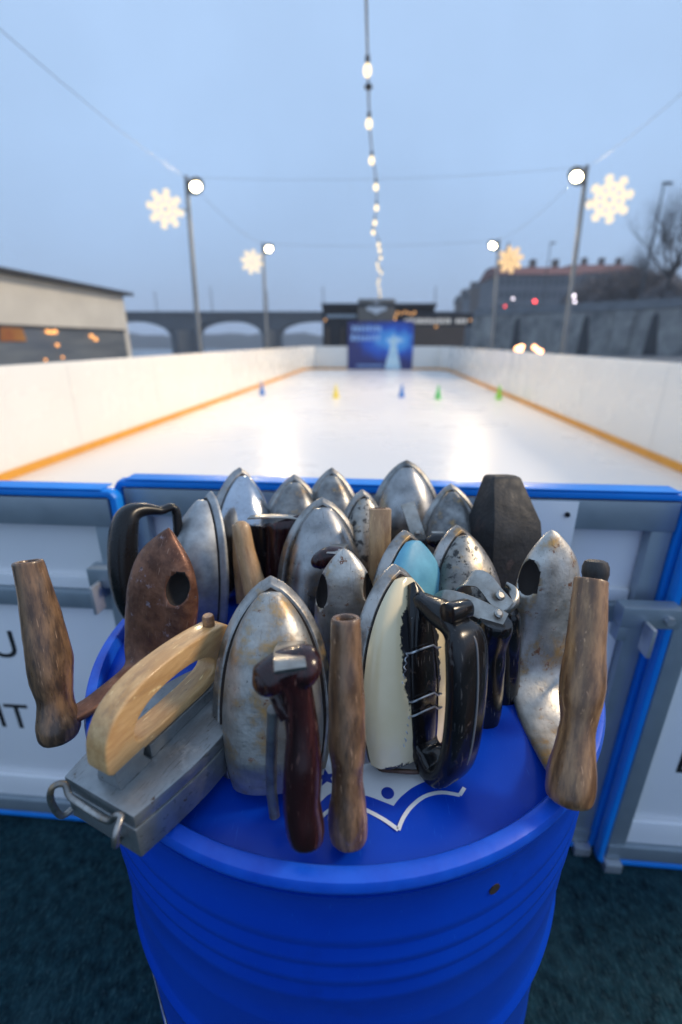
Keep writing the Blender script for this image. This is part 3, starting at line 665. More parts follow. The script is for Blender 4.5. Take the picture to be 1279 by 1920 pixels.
tail_iron('small silver iron in the middle with two side holes and a grey brown hollow grip',
          [(646, 1029, .435, .0005, .0005), (646, 1040, .4345, .010, .006), (647, 1075, .432, .0245, .015), (648, 1120, .429, .0325, .018), (649, 1190, .422, .034, .018), (650, 1260, .412, .026, .014), (651, 1330, .385, .017, .007), (652, 1420, .335, .012, .005), (652, 1540, .262, .009, .004)],
          0, 'steel_pale', 'wood_grey', (648, 1158, .300), (653, 1584, .2475),
          [(0, .0112), (.15, .0122), (.33, .0136), (.50, .0145), (.58, .0140), (.66, .0122), (.72, .0124), (.84, .0152), (.93, .0155), (.98, .0130), (1, .005)],
          [(603, 1108, .423, (.0085, .019, .012)), (692, 1102, .423, (.0075, .017, .012))], bend=.001)

# --- box iron lying over the rim, pale wooden D handle
def box_iron():
    o = V((-.186, .247, .884)); y = V((.43, .90, 0)).normalized()
    f = Frame(o, o + y * .195, 0); f.z = V((0, 0, 1)); f.x = f.y.cross(f.z)
    f.m = Matrix(((f.x.x, f.y.x, 0, o.x), (f.x.y, f.y.y, 0, o.y), (f.x.z, f.y.z, 1, o.z), (0, 0, 0, 1)))
    e = thing('box_iron', f.m, 'grey steel box iron lying over the drum rim with a pale wooden handle', 'iron', IG)
    W = .078
    def out(t, k=1.0): return (.5 * W * k) * ((1 + .42 * math.sin(min(1, t * 1.25) * math.pi * .62)) * (1 - t ** 3.2) ** .9)
    def slab(z0, z1, k, L0, L1):
        n = 26; R = [(out(i / n, k), L0 + (L1 - L0) * i / n) for i in range(n)]
        P = R + [(0, L1)] + [(-a, b) for a, b in reversed(R)]
        b_ = bmesh.new(); prism(b_, [f.w(a, b, z0) for a, b in P], f.z * (z1 - z0)); return b_
    link('box_body', slab(0, .0295, 1.0, 0, .195), 'box_steel', e, bevel=.0018)
    lid = link('box_lid', slab(.0300, .0425, .985, .001, .193), 'box_steel', e, bevel=.002)
    bm = bmesh.new(); rings(bm, [[f.w(a * w_, y_, z_) for a, y_ in ((-1, .012), (1, .012), (1, .012 + l_), (-1, .012 + l_))] for w_, l_, z_ in ((.0135, .030, .0425), (.0105, .026, .052), (.0115, .028, .060))])
    link('handle_post', bm, 'box_steel', e, bevel=.0008)
    bm = bmesh.new(); rings(bm, [[f.w(a * .012, y_, z_) for a, z_ in ((-1, z0), (1, z0), (1, z1), (-1, z1))] for y_, z0, z1 in ((.044, .0426, .056), (.14, .0426, .054), (.155, .0426, .050))])
    link('handle_plinth', bm, 'box_steel', e, bevel=.001)
    bm = bmesh.new(); sweep(bm, [f.w(.004, a, b) for a, b in cat([(.075, .0425), (.10, .046), (.135, .052), (.165, .051), (.18, .044)], 5)], [(.006, .0035)] * 21, 10, side=f.x); link('lid_ridge', bm, 'box_steel', lid)
    ou = [(.010, .0585), (.007, .076), (.012, .093), (.026, .108), (.050, .1165), (.082, .118), (.115, .1155), (.143, .110), (.153, .104), (.156, .092), (.152, .076), (.142, .064), (.116, .056), (.08, .0560), (.045, .0565)]
    ii = [(.036, .0690), (.034, .078), (.040, .088), (.054, .0955), (.076, .0980), (.098, .0965), (.114, .092), (.125, .085), (.1285, .077), (.123, .0695), (.104, .0660), (.078, .0655), (.050, .066)]
    Ou = fan_resample(smooth_closed([(a, b, 0) for a, b in ou], 6), 72); In = fan_resample(smooth_closed([(a, b, 0) for a, b in ii], 6), 72)
    # line the two outlines up by angle
    c = V((.080, .082, 0))
    def ang(p): return math.atan2(p.y - c.y, p.x - c.x)
    k = min(range(72), key=lambda i: abs(ang(In[i]) - ang(Ou[0]))); In = In[k:] + In[:k]
    bm = bmesh.new(); tk = .0112
    holed(bm, [f.w(-tk, p.x, p.y) for p in Ou], [f.w(-tk, p.x, p.y) for p in In], f.x * (2 * tk))
    hd = link('wooden_handle', bm, 'wood_pale', e, bevel=.0032, seg=3)
    bm = bmesh.new(); q = f.w(.001, .136, .106); lathe(bm, q, q + V((0, .05, 1)).normalized() * .0165, [(0, .0058), (.9, .0057), (1, .0048)], 12); link('dowel', bm, 'wood_brown', hd)
    # wire latch over the heel
    wz = cat([(-.034, -.002, .012), (-.035, -.010, .014), (-.036, -.013, .034), (-.034, -.010, .046), (-.029, -.004, .045), (-.022, -.006, .038), (0, -.007, .0375), (.020, -.006, .037), (.027, -.004, .044), (.033, -.004, .046), (.036, -.012, .041), (.034, -.013, .030), (.024, -.006, .016), (.020, -.001, .012)], 5)
    bm = bmesh.new(); sweep(bm, [f.w(*p) for p in wz], (.0025, .0025), 10, side=None); link('wire_latch', bm, 'steel_edge', e)
box_iron()

# --- irons of the back rows
def lever_grip(e, pts, m, n=16, side=EX, ex=.9):
    P = cat(pts, 6); bm = bmesh.new(); sweep(bm, [at(a, b, c) for a, b, c, r, h in P], [(r, h) for a, b, c, r, h in P], n, side=side, ex=ex); rough_up(bm, .0004, 60)
    return link('grip', bm, m, e, frame=along(V(at(*pts[0][:3])), V(at(*pts[-1][:3]))))
# grey alloy iron turned left with black loop handle
f, e = flat_iron('matt grey alloy iron turned sideways at the far left with a black loop handle', at(399, 921, .63), -.004, .045, -52, W=.118, H=.050, p=2.2, q=.9, sole='grey_alloy', shell='grey_alloy', exx=.8, heel=.8)
lp = [(.150, .052), (.158, .075), (.160, .100), (.150, .116), (.120, .122), (.070, .122), (.030, .114), (.010, .098), (.008, .075), (.020, .056)]
bm = bmesh.new(); sweep(bm, [f.w(0, p_[0], p_[1]) for p_ in smooth_closed([(a, b, 0) for a, b in lp], 6)],
                        [(r_[0], r_[1]) for r_ in smooth_closed([(.008, .006, 0), (.009, .006, 0), (.014, .010, 0), (.021, .015, 0), (.023, .018, 0), (.023, .018, 0), (.021, .016, 0), (.017, .013, 0), (.012, .008, 0), (.010, .007, 0)], 6)],
                        18, side=f.x, ex=.85, closed=True); link('loop_handle', bm, 'black_dull', e)
# blue grey chrome iron
f, e = flat_iron('tall mirror chrome iron at the back left with a tan wooden grip', at(447, 876, .71), .0, .05, 40, W=.122, H=.05, p=2.0, q=.95, sole='chrome_warm', shell='chrome', exx=.85, soleh=.012)
lever_grip(e, [(452, 980, .560, .006, .005), (453, 990, .556, .0115, .010), (460, 1030, .550, .0125, .011), (471, 1075, .540, .0145, .012), (480, 1110, .532, .016, .013), (486, 1150, .522, .014, .012), (488, 1175, .52, .006, .006)], 'wood_tan')
bm = bmesh.new(); sweep(bm, [at(445, 985, .585), at(446, 1050, .58), at(452, 1130, .57)], [(.007, .005)] * 3, 10); link('grip_support', bm, 'wood_tan', e)
# smoky iron with crosswise dark handle
f, e = flat_iron('smoky steel iron in the back row with a dark handle under a flat steel strap', at(552, 889, .705), 0, .05, 6, W=.128, H=.044, sole='steel_edge', shell='steel_dark', p=2.0)
lever_grip(e, [(528, 978, .590, .030, .006), (529, 985, .588, .026, .012), (527, 1010, .586, .021, .012), (522, 1050, .582, .018, .012), (520, 1100, .576, .018, .012), (520, 1150, .57, .017, .011)], 'maroon')
st = [at(468, 970, .598), at(495, 968, .592), at(540, 969, .588), at(572, 973, .592)]
bm = bmesh.new(); sweep(bm, st, [(.0014, .007)] * 4, 10, side=EZ, ex=.5); link('metal_strap', bm, 'strap', e)
bm = bmesh.new(); sweep(bm, [at(488, 985, .60), at(490, 1060, .59), at(493, 1130, .58)], [(.016, .006)] * 3, 14); link('handle_cheek', bm, 'black', e)
flat_iron('plain smoky steel iron at the very back, smallest tip between two larger ones', at(622, 876, .722), 0, .045, 2, W=.118, H=.036, sole='steel_edge', shell='steel_dark', p=2.1)
# big chrome one
f, e = flat_iron('broad aged chrome iron in the middle of the pile with a dark red knobbed grip', at(604, 932, .592), .0, .045, 6, W=.130, H=.048, p=2.1, q=.92, sole='steel_edge', shell='chrome_warm', soleh=.011, exx=.8)
lever_grip(e, [(588, 1062, .486, .003, .003), (594, 1056, .487, .009, .009), (612, 1046, .49, .011, .012), (634, 1045, .492, .013, .012), (650, 1060, .49, .013, .012), (655, 1110, .485, .013, .013), (655, 1200, .475, .013, .013)], 'maroon', side=EY)
link('metal_strap', strap_bm([at(640, 1020, .54), at(634, 1026, .51), at(630, 1031, .49), at(627, 1040, .48)], .010, .0012, EX), 'strap', e)
# slim grey iron with square pale stick
f, e = flat_iron('slim mottled grey iron with a square cut pale wooden stick for a grip', at(678, 917, .625), .002, .045, 22, W=.096, H=.036, p=2.2, q=.9, sole='steel_edge', shell='steel_flecked', soleh=.008)
A, B = at(713, 953, .548), at(710, 1150, .515)
bm = bmesh.new(); d = (B - A).normalized(); xx = (EX - d * EX.dot(d)).normalized(); yy = d.cross(xx)
box(bm, A, xx, yy, d, (-.0135, -.010, 0), (.0135, .010, (B - A).length)); link('grip', bm, 'wood_tan', e, bevel=.0016)
bm = bmesh.new(); box(bm, A, xx, yy, d, (-.007, -.005, -.0008), (.007, .005, .003)); link('end_grain', bm, 'wood_bore', e, bevel=.001)
# tall ridged one at the back
f, e = flat_iron('tall ridged steel iron at the very back with a bent flat latch on its front', at(762, 862, .758), .0, .05, 0, W=.138, H=.042, p=2.05, q=.9, sole='steel_dark', shell='chrome_warm', soleh=.009, exx=.95, ezz=1.25)
link('metal_strap', strap_bm(cat([at(763, 944, .66), at(768, 955, .652), at(778, 985, .638), at(786, 1012, .630)], 4), .011, .0012, EX), 'strap', e)
rivet(e, at(783, 1000, .628), V((0, -1, .4)), .004)
lever_grip(e, [(786, 1014, .632, .010, .010), (788, 1024, .632, .013, .012), (790, 1060, .625, .013, .012), (792, 1120, .612, .013, .012)], 'black')
bm = bmesh.new(); sweep(bm, [at(*p) for p in cat([(766, 1010, .648), (783, 1022, .640), (798, 1010, .640), (796, 985, .645)], 5)], (.0018, .004), 8, side=EY); link('latch_ring', bm, 'strap', e)
f, e = flat_iron('smoky steel iron in the back row leaning left of the black block', at(845, 906, .675), .006, .045, -4, W=.118, H=.036, sole='steel_edge', shell='steel_dark', p=2.0)
lever_grip(e, [(806, 1022, .565, .006, .006), (812, 1016, .566, .010, .010), (828, 1018, .566, .012, .012), (832, 1040, .562, .012, .012), (834, 1100, .552, .012, .012)], 'black', side=EY)
bm = bmesh.new(); box(bm, at(820, 1008, .572), EX, EY, EZ, (-.008, -.003, -.004), (.008, .004, .008)); link('metal_strap', bm, 'strap', e, bevel=.001)
# blue enamel iron
f, e = flat_iron('sky blue enamelled iron behind the cream one with a black strapped grip', at(754, 993, .505), .004, .05, 38, W=.132, H=.022, p=2.1, q=.96, shell='enamel_blue', soleh=.013, exx=.62, ezz=.6, ins=.90, rise=2.6)
link('metal_strap', strap_bm(cat([at(795, 1150, .470), at(815, 1129, .435), at(838, 1122, .42), (at(880, 1134, .405)), at(925, 1155, .392), at(946, 1166, .386)], 5), .0095, .0012, V((.25, .6, .75))), 'strap', e)
lever_grip(e, [(930, 1163, .390, .016, .015), (927, 1175, .3905, .0175, .017), (918, 1210, .394, .017, .017), (912, 1260, .392, .0185, .018), (905, 1330, .386, .019, .018), (903, 1385, .380, .012, .010)], 'black')
rivet(e, at(934, 1152, .384), V((.1, -.5, .8)), .0045, .004)
# flecked iron
f, e = flat_iron('dark flecked steel iron with a curled steel strap and a black grip', at(853, 984, .53), .004, .05, 30, W=.124, H=.040, p=2.1, q=.92, sole='steel_edge', shell='steel_flecked', soleh=.012, exx=.85)
link('metal_strap', strap_bm(cat([at(872, 1118, .448), at(868, 1098, .446), at(880, 1086, .440), at(905, 1088, .432), at(930, 1118, .422), at(950, 1140, .414)], 5), .0105, .0012, V((.6, .35, .55))), 'strap', e)
bm = bmesh.new(); sweep(bm, [at(*p) for p in cat([(912, 1150, .424), (945, 1148, .416), (966, 1130, .420), (962, 1108, .432), (948, 1098, .44)], 5)], (.0018, .005), 8, side=EY); link('strap_lip', bm, 'strap', e)
rivet(e, at(937, 1118, .4145), V((.2, -.6, .8)), .005, .004)
lever_grip(e, [(948, 1142, .425, .013, .013), (946, 1160, .425, .0175, .016), (944, 1230, .424, .018, .017), (940, 1300, .418, .018, .017), (938, 1350, .414, .012, .010)], 'black')
# black cast block
def block_iron():
    tip = at(925, 889, .655); heel = V((tip.x - .004, tip.y - .04, LID + .001)); f = Frame(heel, tip, 18)
    e = thing('block_iron', f.m, 'matt black block shaped iron with a slanting front and a side hinge pin', 'iron', IG)
    L_ = f.L; R = []
    for y, xa, xb, z in ((0, -.040, .041, .066), (L_ * .52, -.041, .042, .066), (L_ * .68, -.039, .040, .062), (L_ * .985, -.018, .029, .026), (L_, -.014, .025, .018)):
        R.append([f.w(xa, y, 0), f.w(xb, y, 0), f.w(xb, y, z), f.w(xa, y, z)])
    bm = bmesh.new(); rings(bm, R); link('cast_body', bm, 'black_iron', e, bevel=.0035)
    bm = bmesh.new(); R = [[f.w(a, b, z) for a, b in ((.0432, 0), (.0432, L_ * .60), (.052, L_ * .56), (.054, 0))] for z in (.004, .052)]
    rings(bm, R); link('side_cheek', bm, 'brown_black_iron', e, bevel=.003)
    bm = bmesh.new(); A = at(968, 1012, .60); lathe(bm, A, A + V((0, 0, -.11)), [(0, .0055), (.01, .0075), (1, .0075)], 14); link('hinge_pin', bm, 'brown_black_iron', e)
    bm = bmesh.new(); P = cat([(948, 1045, .598), (955, 1053, .586), (970, 1055, .582), (985, 1047, .590), (994, 1036, .602)], 4); sweep(bm, [at(*p) for p in P], [(.006, .0022)] * len(P), 10, side=EZ, ex=.5); link('hinge_strap', bm, 'black_iron', e)
block_iron()
# one more iron whose turned black grip shows behind the right hand grip
def knob_iron():
    tip = at(1075, 1120, .52); f = Frame(V((tip.x, tip.y - .03, LID + .001)), tip, 20)
    e = thing('flat_iron', f.m, 'nearly hidden iron whose blackened wooden knob shows behind the rightmost brown grip', 'iron', IG)
    link('sole_plate', sole_bm(f, .05, .010, 2.1, 1), 'steel_edge', e, bevel=.0015)
    A, B = at(1118, 1050, .415), at(1102, 1300, .37)
    bm = bmesh.new(); lathe(bm, A, B, [(0, .002), (0, .007), (.012, .0105), (.05, .0125), (.10, .0128), (.17, .0105), (.25, .0098), (.5, .0115), (.8, .012), (.95, .010), (1, .003)], 20); link('grip', bm, 'wood_black', e)
    bm = bmesh.new(); sweep(bm, [B + V((0, 0, .012)), f.w(0, .012, .012)], [(.006, .003)] * 2, 10); link('tail_strap', bm, 'steel_edge', e)
knob_iron()

# ------------------------------------------------------------ cones on the ice
def cone(label, px, py, m):
    P = atz(px, py + 9, .04); e = thing('training_cone', P, label, 'cone', 'small cones standing on the ice'); h = .30
    bm = bmesh.new(); n = 20; rings(bm, [[P + V((math.cos(2 * math.pi * k / n) * r, math.sin(2 * math.pi * k / n) * r, z * h)) for k in range(n)] for z, r in ((.03, .07), (.2, .058), (.6, .034), (1, .012))]); link('cone_body', bm, m, e)
    bm = bmesh.new(); rings(bm, [[P + V((math.cos(2 * math.pi * k / n) * r, math.sin(2 * math.pi * k / n) * r, z)) for k in range(n)] for z, r in ((.001, .09), (.007, .088), (.0085, .07))]); link('cone_foot', bm, m, e)
cone('blue cone close to the left rink wall', 492, 731, 'cone_blue')
cone('yellow cone standing on the ice', 630, 737, 'cone_yellow')
cone('blue cone on the ice below the blue poster', 753, 736, 'cone_blue')
cone('dark green cone on open ice', 821, 739, 'cone_green')
cone('lime green cone beside the right rink wall', 935, 739, 'cone_lime')

# ------------------------------------------------------------ light poles, floodlights, snowflakes
def lamp_pole(label, foot_px, top, side, Y, fl, flake_mat, power):
    T = at(*top, Y); B = at(foot_px, 660, Y); B = V((B.x, Y, -.05))
    T = V((B.x + (T.x - B.x), Y, T.z))
    e = thing('light_pole', B, label, 'light pole', 'light poles along the rink')
    bm = bmesh.new(); sweep(bm, [B, T], [(.05, .05), (.035, .035)], 14); link('pole', bm, 'pole', e)
    H = T + V((-side * .16, -.06, -.16))
    bm = bmesh.new(); sweep(bm, [T - EZ * .1, H + V((0, 0, .05))], .02, 8); link('lamp_bracket', bm, 'pole', e)
    d = (rk(-.2, 7 if Y < 10 else 12, 0) - H).normalized(); s = d.cross(EZ).normalized(); t = s.cross(d)
    bm = bmesh.new(); lathe(bm, H - d * .10, H + d * .02, [(0, .05), (.25, .10), (.8, .155), (1, .16)], 20); hd = link('floodlight', bm, 'dark_pole', e, bevel=.01)
    bm = bmesh.new(); ball(bm, H + d * .022, .085, (1.15, .9, .5), (s, t, d), n=9); link('lens', bm, 'flood', hd, smooth=False)
    ld = bpy.data.lights.new('floodlight_beam', 'SPOT'); ld.energy = power; ld.color = (1, .75, .44); ld.spot_size = math.radians(150); ld.spot_blend = .5; ld.shadow_soft_size = .1
    lo = bpy.data.objects.new('floodlight_beam', ld); COL.objects.link(lo); lo.location = H + d * .06; lo.rotation_euler = (-d).to_track_quat('Z', 'Y').to_euler()
    # snowflake ornament on the outer side
    C_ = at(fl[0], fl[1], Y - .05); rad = fl[2] * ((C_ - CAM).dot(V((0, c_, -s_)))) / F
    bm = bmesh.new()
    for k in range(8):
        a = k * math.pi / 4 + .2 * side; dr = V((math.cos(a), -.15 * side * math.cos(a), math.sin(a))); nr = V((-math.sin(a), .15 * side * math.sin(a), math.cos(a)))
        sweep(bm, [C_ + dr * rad * .12, C_ + dr * rad], rad * .105, 8, side=EY)
        for q in (.45, .72):
            for sg in (-1, 1): sweep(bm, [C_ + dr * rad * q, C_ + dr * rad * (q + .2) + nr * (sg * rad * (.22 if q < .6 else .15))], rad * .09, 8, side=EY)
    ring_ = [C_ + V((math.cos(t_ * .3927), 0, math.sin(t_ * .3927))) * rad * .3 for t_ in range(16)]
    sweep(bm, ring_, (rad * .06, rad * .06), 8, side=EY, closed=True)
    link('snowflake_ornament', bm, flake_mat, e)
    bm = bmesh.new(); sweep(bm, [C_ + V((-side * rad * -1, 0, 0)) * 0 + V((0, .04, 0)), V((B.x + (T.x - B.x) * .9, Y, C_.z))], .012, 6); link('ornament_bracket', bm, 'pole', e)
lamp_pole('nearer light pole on the left with a glowing snowflake and floodlight', 372, (349, 330), -1, 9.5, (310, 392, 33), 'flake', 1)
lamp_pole('farther light pole on the left with a small glowing snowflake', 499, (493, 455), -1, 15.0, (473, 491, 21), 'flake', 1)
lamp_pole('nearer light pole on the right with a glowing snowflake and floodlight', 1060, (1101, 310), 1, 9.0, (1143, 374, 40), 'flake', 1)
lamp_pole('farther light pole on the right with an amber snowflake before the spire', 924, (936, 448), 1, 14.4, (957, 487, 23), 'flake_dim', 1)
for o in bpy.data.objects:
    if o.type == 'LIGHT' and o.data.type == 'SPOT': o.data.energy = 420

# ------------------------------------------------------------ string of bulbs over the rink
def light_string():
    B = [(689, 132), (692, 232), (697, 301), (705, 351), (706, 390), (703, 418), (700, 436), (710, 459), (712, 470), (714, 484), (708, 496), (710, 505), (715, 512), (711, 525), (709, 532), (711, 540), (712, 547), (713, 555)]
    Ys = [5.4, 6.5, 7.65, 8.8, 10.0, 11.1, 12.1, 13.2, 14.2, 15.3, 16.4, 17.4, 18.4, 19.5, 20.5, 21.5, 22.6, 23.6]
    P = [at(686, 30, 4.4)] + [at(x, y, Y) for (x, y), Y in zip(B, Ys)]
    e = thing('bulb_string', P[0], 'black cable of warm glowing bulbs strung down the middle of the rink', 'string lights')
    path = [V((.19, 2.6, 3.75)), at(683, -120, 3.4)] + [p + EZ * .10 for p in P] + [at(713, 566, 25.5)]
    path = [V(q) for q in cat([tuple(p) for p in path], 6)]
    bm = bmesh.new(); sweep(bm, path, [(.010, .010)] * len(path), 8, side=EX); link('cable', bm, 'cable', e)
    for p in P[1:]:
        bm = bmesh.new(); ball(bm, p, .037, (1, 1, 1.4), n=8); b_ = link('bulb', bm, 'bulb', e)
        bm = bmesh.new(); sweep(bm, [p + EZ * .06, p + EZ * .105], .022, 10, side=EX); link('socket', bm, 'cable', b_)
    q = at(691, 163, 5.75); bm = bmesh.new(); ball(bm, q, .035, (1.2, 1, .8), n=6); link('cable_joint', bm, 'cable', e)
light_string()
def wire(label, a, b, sag, r=.0020):
    bm = bmesh.new(); P = []
    for k in range(25):
        t = k / 24; p = a.lerp(b, t); p.z -= sag * 4 * t * (1 - t); P.append(p)
    sweep(bm, P, [(r, r)] * 25, 6, side=EX if abs((b - a).normalized().x) < .8 else EZ)
    tag(link('guy_wire', bm, 'cable', origin=a), label, 'wire', 'thin wires between the light poles')
pL, pL2, pR, pR2 = at(349, 332, 9.5), at(493, 457, 15), at(1101, 312, 9), at(936, 450, 14.4)
wire('thin wire running from the upper left corner to the nearer left pole', at(-40, 20, 3.0), pL, .06)
wire('thin wire across the rink between the two nearer poles', pL, pR, .1)
wire('thin wire from the nearer right pole to the right picture edge', at(1330, 130, 4.2), pR, .05)
wire('thin wire from nearer left pole to farther left pole', pL, pL2, .15, .003)
wire('thin wire from nearer right pole to farther right pole', pR, pR2, .15, .003)
wire('thin wire across the rink between the two farther poles', pL2, pR2, .1, .003)

# ------------------------------------------------------------ tent pavilion on the left
def tent():
    A, B = V((-7.6, 6.5, 0)), V((-6.95, 16.0, 0)); d = (B - A).normalized(); n = V((d.y, -d.x, 0)); L_ = (B - A).length
    e = thing('event_tent', A, 'cream canvas tent with dark roof edge and a clear window strip at the left', 'tent')
    H = 2.62
    bm = bmesh.new(); box(bm, A, d, -n, EZ, (0, 0, 1.58), (L_, .05, H)); 
    box(bm, A, d, -n, EZ, (0, 0, -.05), (L_, .05, .5)); box(bm, A, d, -n, EZ, (L_ - .25, .001, .5), (L_, .049, 1.58)); box(bm, A, d, -n, EZ, (L_ - .05, .051, -.05), (L_, 5, H)); link('canvas_wall', bm, 'tent', e, smooth=False)
    bm = bmesh.new(); box(bm, A, d, -n, EZ, (-.3, -.25, H + .001), (L_ + .25, 6, H + .09)); link('roof', bm, 'tent_roof', e, bevel=.02)
    bm = bmesh.new(); box(bm, A, d, -n, EZ, (0, .01, .501), (L_ - .251, .03, 1.579)); link('clear_window', bm, 'tent_pane', e, smooth=False)
    bm = bmesh.new(); box(bm, A, d, -n, EZ, (0, -.02, 1.54), (L_ - .2, -.001, 1.60)); link('window_rail', bm, 'tent_roof', e, smooth=False)
    for (px, py, r) in ((90, 622, .05), (104, 622, .05), (108, 647, .04), (172, 630, .05), (180, 636, .05), (98, 623, .045), (86, 675, .03), (118, 670, .03)):
        rr = ray(px, py); t = (A + n * .03 - CAM).dot(n) / rr.dot(n); q = CAM + rr * t
        bm = bmesh.new(); ball(bm, q, r, n=6); link('lamp', bm, 'amber', e)
    bm = bmesh.new(); rr = [];
    for px, py in ((0, 612), (42, 616), (50, 640), (0, 640)):
        r_ = ray(px, py); t = (A + n * .012 - CAM).dot(n) / r_.dot(n); rr.append(CAM + r_ * t)
    prism(bm, rr, n * .006); link('orange_panel', bm, 'orange_cloth', e, smooth=False)
tent()

# ------------------------------------------------------------ arched bridge over the river
def bridge():
    Y = 120.; zt = at(400, 584, Y).z; zb = -3.4; th = 9
    def xz(px, py): q = at(px, py, Y); return q.x, q.z
    e = thing('stone_bridge', V((xz(340, 600)[0], Y, zb)), 'dark stone bridge with wide flat arches crossing the river', 'bridge')
    piers = [xz(341, 640)[0] - 54, xz(341, 640)[0] - 27, xz(341, 640)[0], xz(507, 640)[0], xz(507, 640)[0] + 23, xz(507, 640)[0] + 46]
    hw = [2.2, 2.2, 2.6, 1.9, 2.2, 2.2]
    za = at(400, 601, Y).z; zs = at(400, 629, Y).z
    for i in range(len(piers) - 1):
        x0, x1 = piers[i] + hw[i], piers[i + 1] - hw[i + 1]; m_ = 20; up_, lo_ = [], []
        bm = bmesh.new()
        arc = [(x0 + (x1 - x0) * k / m_, zs + (za - zs) * math.sqrt(max(0, 1 - (2 * k / m_ - 1) ** 2))) for k in range(m_ + 1)]
        for k in range(m_):
            a, b = arc[k], arc[k + 1]
            prism(bm, [V((a[0], Y, a[1])), V((b[0], Y, b[1])), V((b[0], Y, zt - .9)), V((a[0], Y, zt - .9))], V((0, th, 0)))
        bmesh.ops.remove_doubles(bm, verts=bm.verts, dist=1e-4); link('arch', bm, 'bridge', e, smooth=False)
    for x, h in zip(piers, hw):
        bm = bmesh.new(); box(bm, V((x, Y, 0)), EX, EY, EZ, (-h, 0, zb), (h, th, zt - .9))
        prism(bm, [V((x - h, Y - .01, zb)), V((x, Y - 2.5, zb)), V((x + h, Y - .01, zb))], EZ * (zs - zb + 1.2)); link('pier', bm, 'bridge', e, smooth=False)
    bm = bmesh.new(); box(bm, V((0, Y, 0)), EX, EY, EZ, (piers[0], -.5, zt - .9), (piers[-1], th + .5, zt)); link('parapet', bm, 'bridge_side', e, smooth=False)
    for k in range(7):
        x = piers[1] + 8 + k * 13.5
        bm = bmesh.new(); sweep(bm, [V((x, Y + 1, zt)), V((x, Y + 1, zt + 5.5 - (k % 2))), ], .10, 6); link('lamp_column', bm, 'dark_pole', e)
bridge()

# ------------------------------------------------------------ pavilion at the far end, poster
def pavilion():
    Y = 27.; 
    def bx_(bm, x0, y0, x1, y1, d0, d1):
        a = at(x0, y1, Y); b = at(x1, y0, Y); box(bm, V((0, Y, 0)), EX, EY, EZ, (a.x, d0, a.z), (b.x, d1, b.z))
    e = thing('timber_pavilion', V((at(735, 650, Y).x, Y, -.06)), 'dark flat roofed pavilion with a taupe sign panel at the rink end', 'pavilion')
    bm = bmesh.new(); bx_(bm, 606, 572, 816, 668, 0, 5); link('wall', bm, 'pavilion', e, smooth=False)
    bm = bmesh.new(); bx_(bm, 603, 569, 818, 576, -.25, 5.3); link('roof', bm, 'tent_roof', e, bevel=.02)
    bm = bmesh.new(); bx_(bm, 671, 561, 741, 604, -.22, -.02); pn = link('sign_panel', bm, 'taupe', e, bevel=.01)
    bm = bmesh.new()                  # the white mark on it: five lobes over a point
    for px, py, r in ((692, 576, .14), (698, 571, .15), (706, 569, .16), (714, 571, .15), (720, 576, .14)): ball(bm, at(px, py + 2, Y - .235), r, (1, .05, 1), n=8)
    prism(bm, [at(px, py, Y - .245) for px, py in ((689, 580), (706, 590), (722, 580), (715, 576), (698, 576))], V((0, .02, 0))); link('white_mark', bm, 'decal', pn, smooth=False)
    bm = bmesh.new(); bx_(bm, 766, 612, 868, 668, -.5, -.05); link('brown_cladding', bm, 'pavilion_brown', e, smooth=False)
    bm = bmesh.new(); bx_(bm, 612, 615, 618, 668, -.12, -.01); bx_(bm, 640, 615, 644, 668, -.12, -.01); link('door_post', bm, 'pavilion_brown', e, smooth=False)
    bm = bmesh.new(); bx_(bm, 612, 590, 668, 596, -.15, -.01); link('shelf_strip', bm, 'galv', e, smooth=False)
    # lit fascia lettering on the right wing, too small to read
    bm = bmesh.new(); bx_(bm, 752, 588, 885, 612, -.3, 3); link('wing', bm, 'pavilion', e, smooth=False)
    random.seed(3); x = 758
    while x < 868:
        w_ = random.uniform(3, 7)
        if not 838 < x < 846:
            bm = bmesh.new(); bx_(bm, x, 597 + random.uniform(0, 2), x + w_ * .75, 607, -.36, -.31); link('fascia_mark', bm, 'pearl_dim', e, smooth=False)
        x += w_ + 1
    for px, py in ((745, 586), (752, 588), (759, 585), (766, 587), (773, 589), (778, 586), (741, 598), (742, 592), (882, 600), (818, 612), (610, 600)):
        bm = bmesh.new(); ball(bm, at(px, py, Y - .6), .05, n=6); link('lamp', bm, 'amber_dim', e)
M['pearl_dim'] = mat('lit fascia mark', (.8, .8, .8), emit=(.85, .88, .92), estr=.55)
M['amber_dim'] = mat('lit amber fairy lamp', (1, .7, .3), emit=(1, .50, .16), estr=1.6)
pavilion()
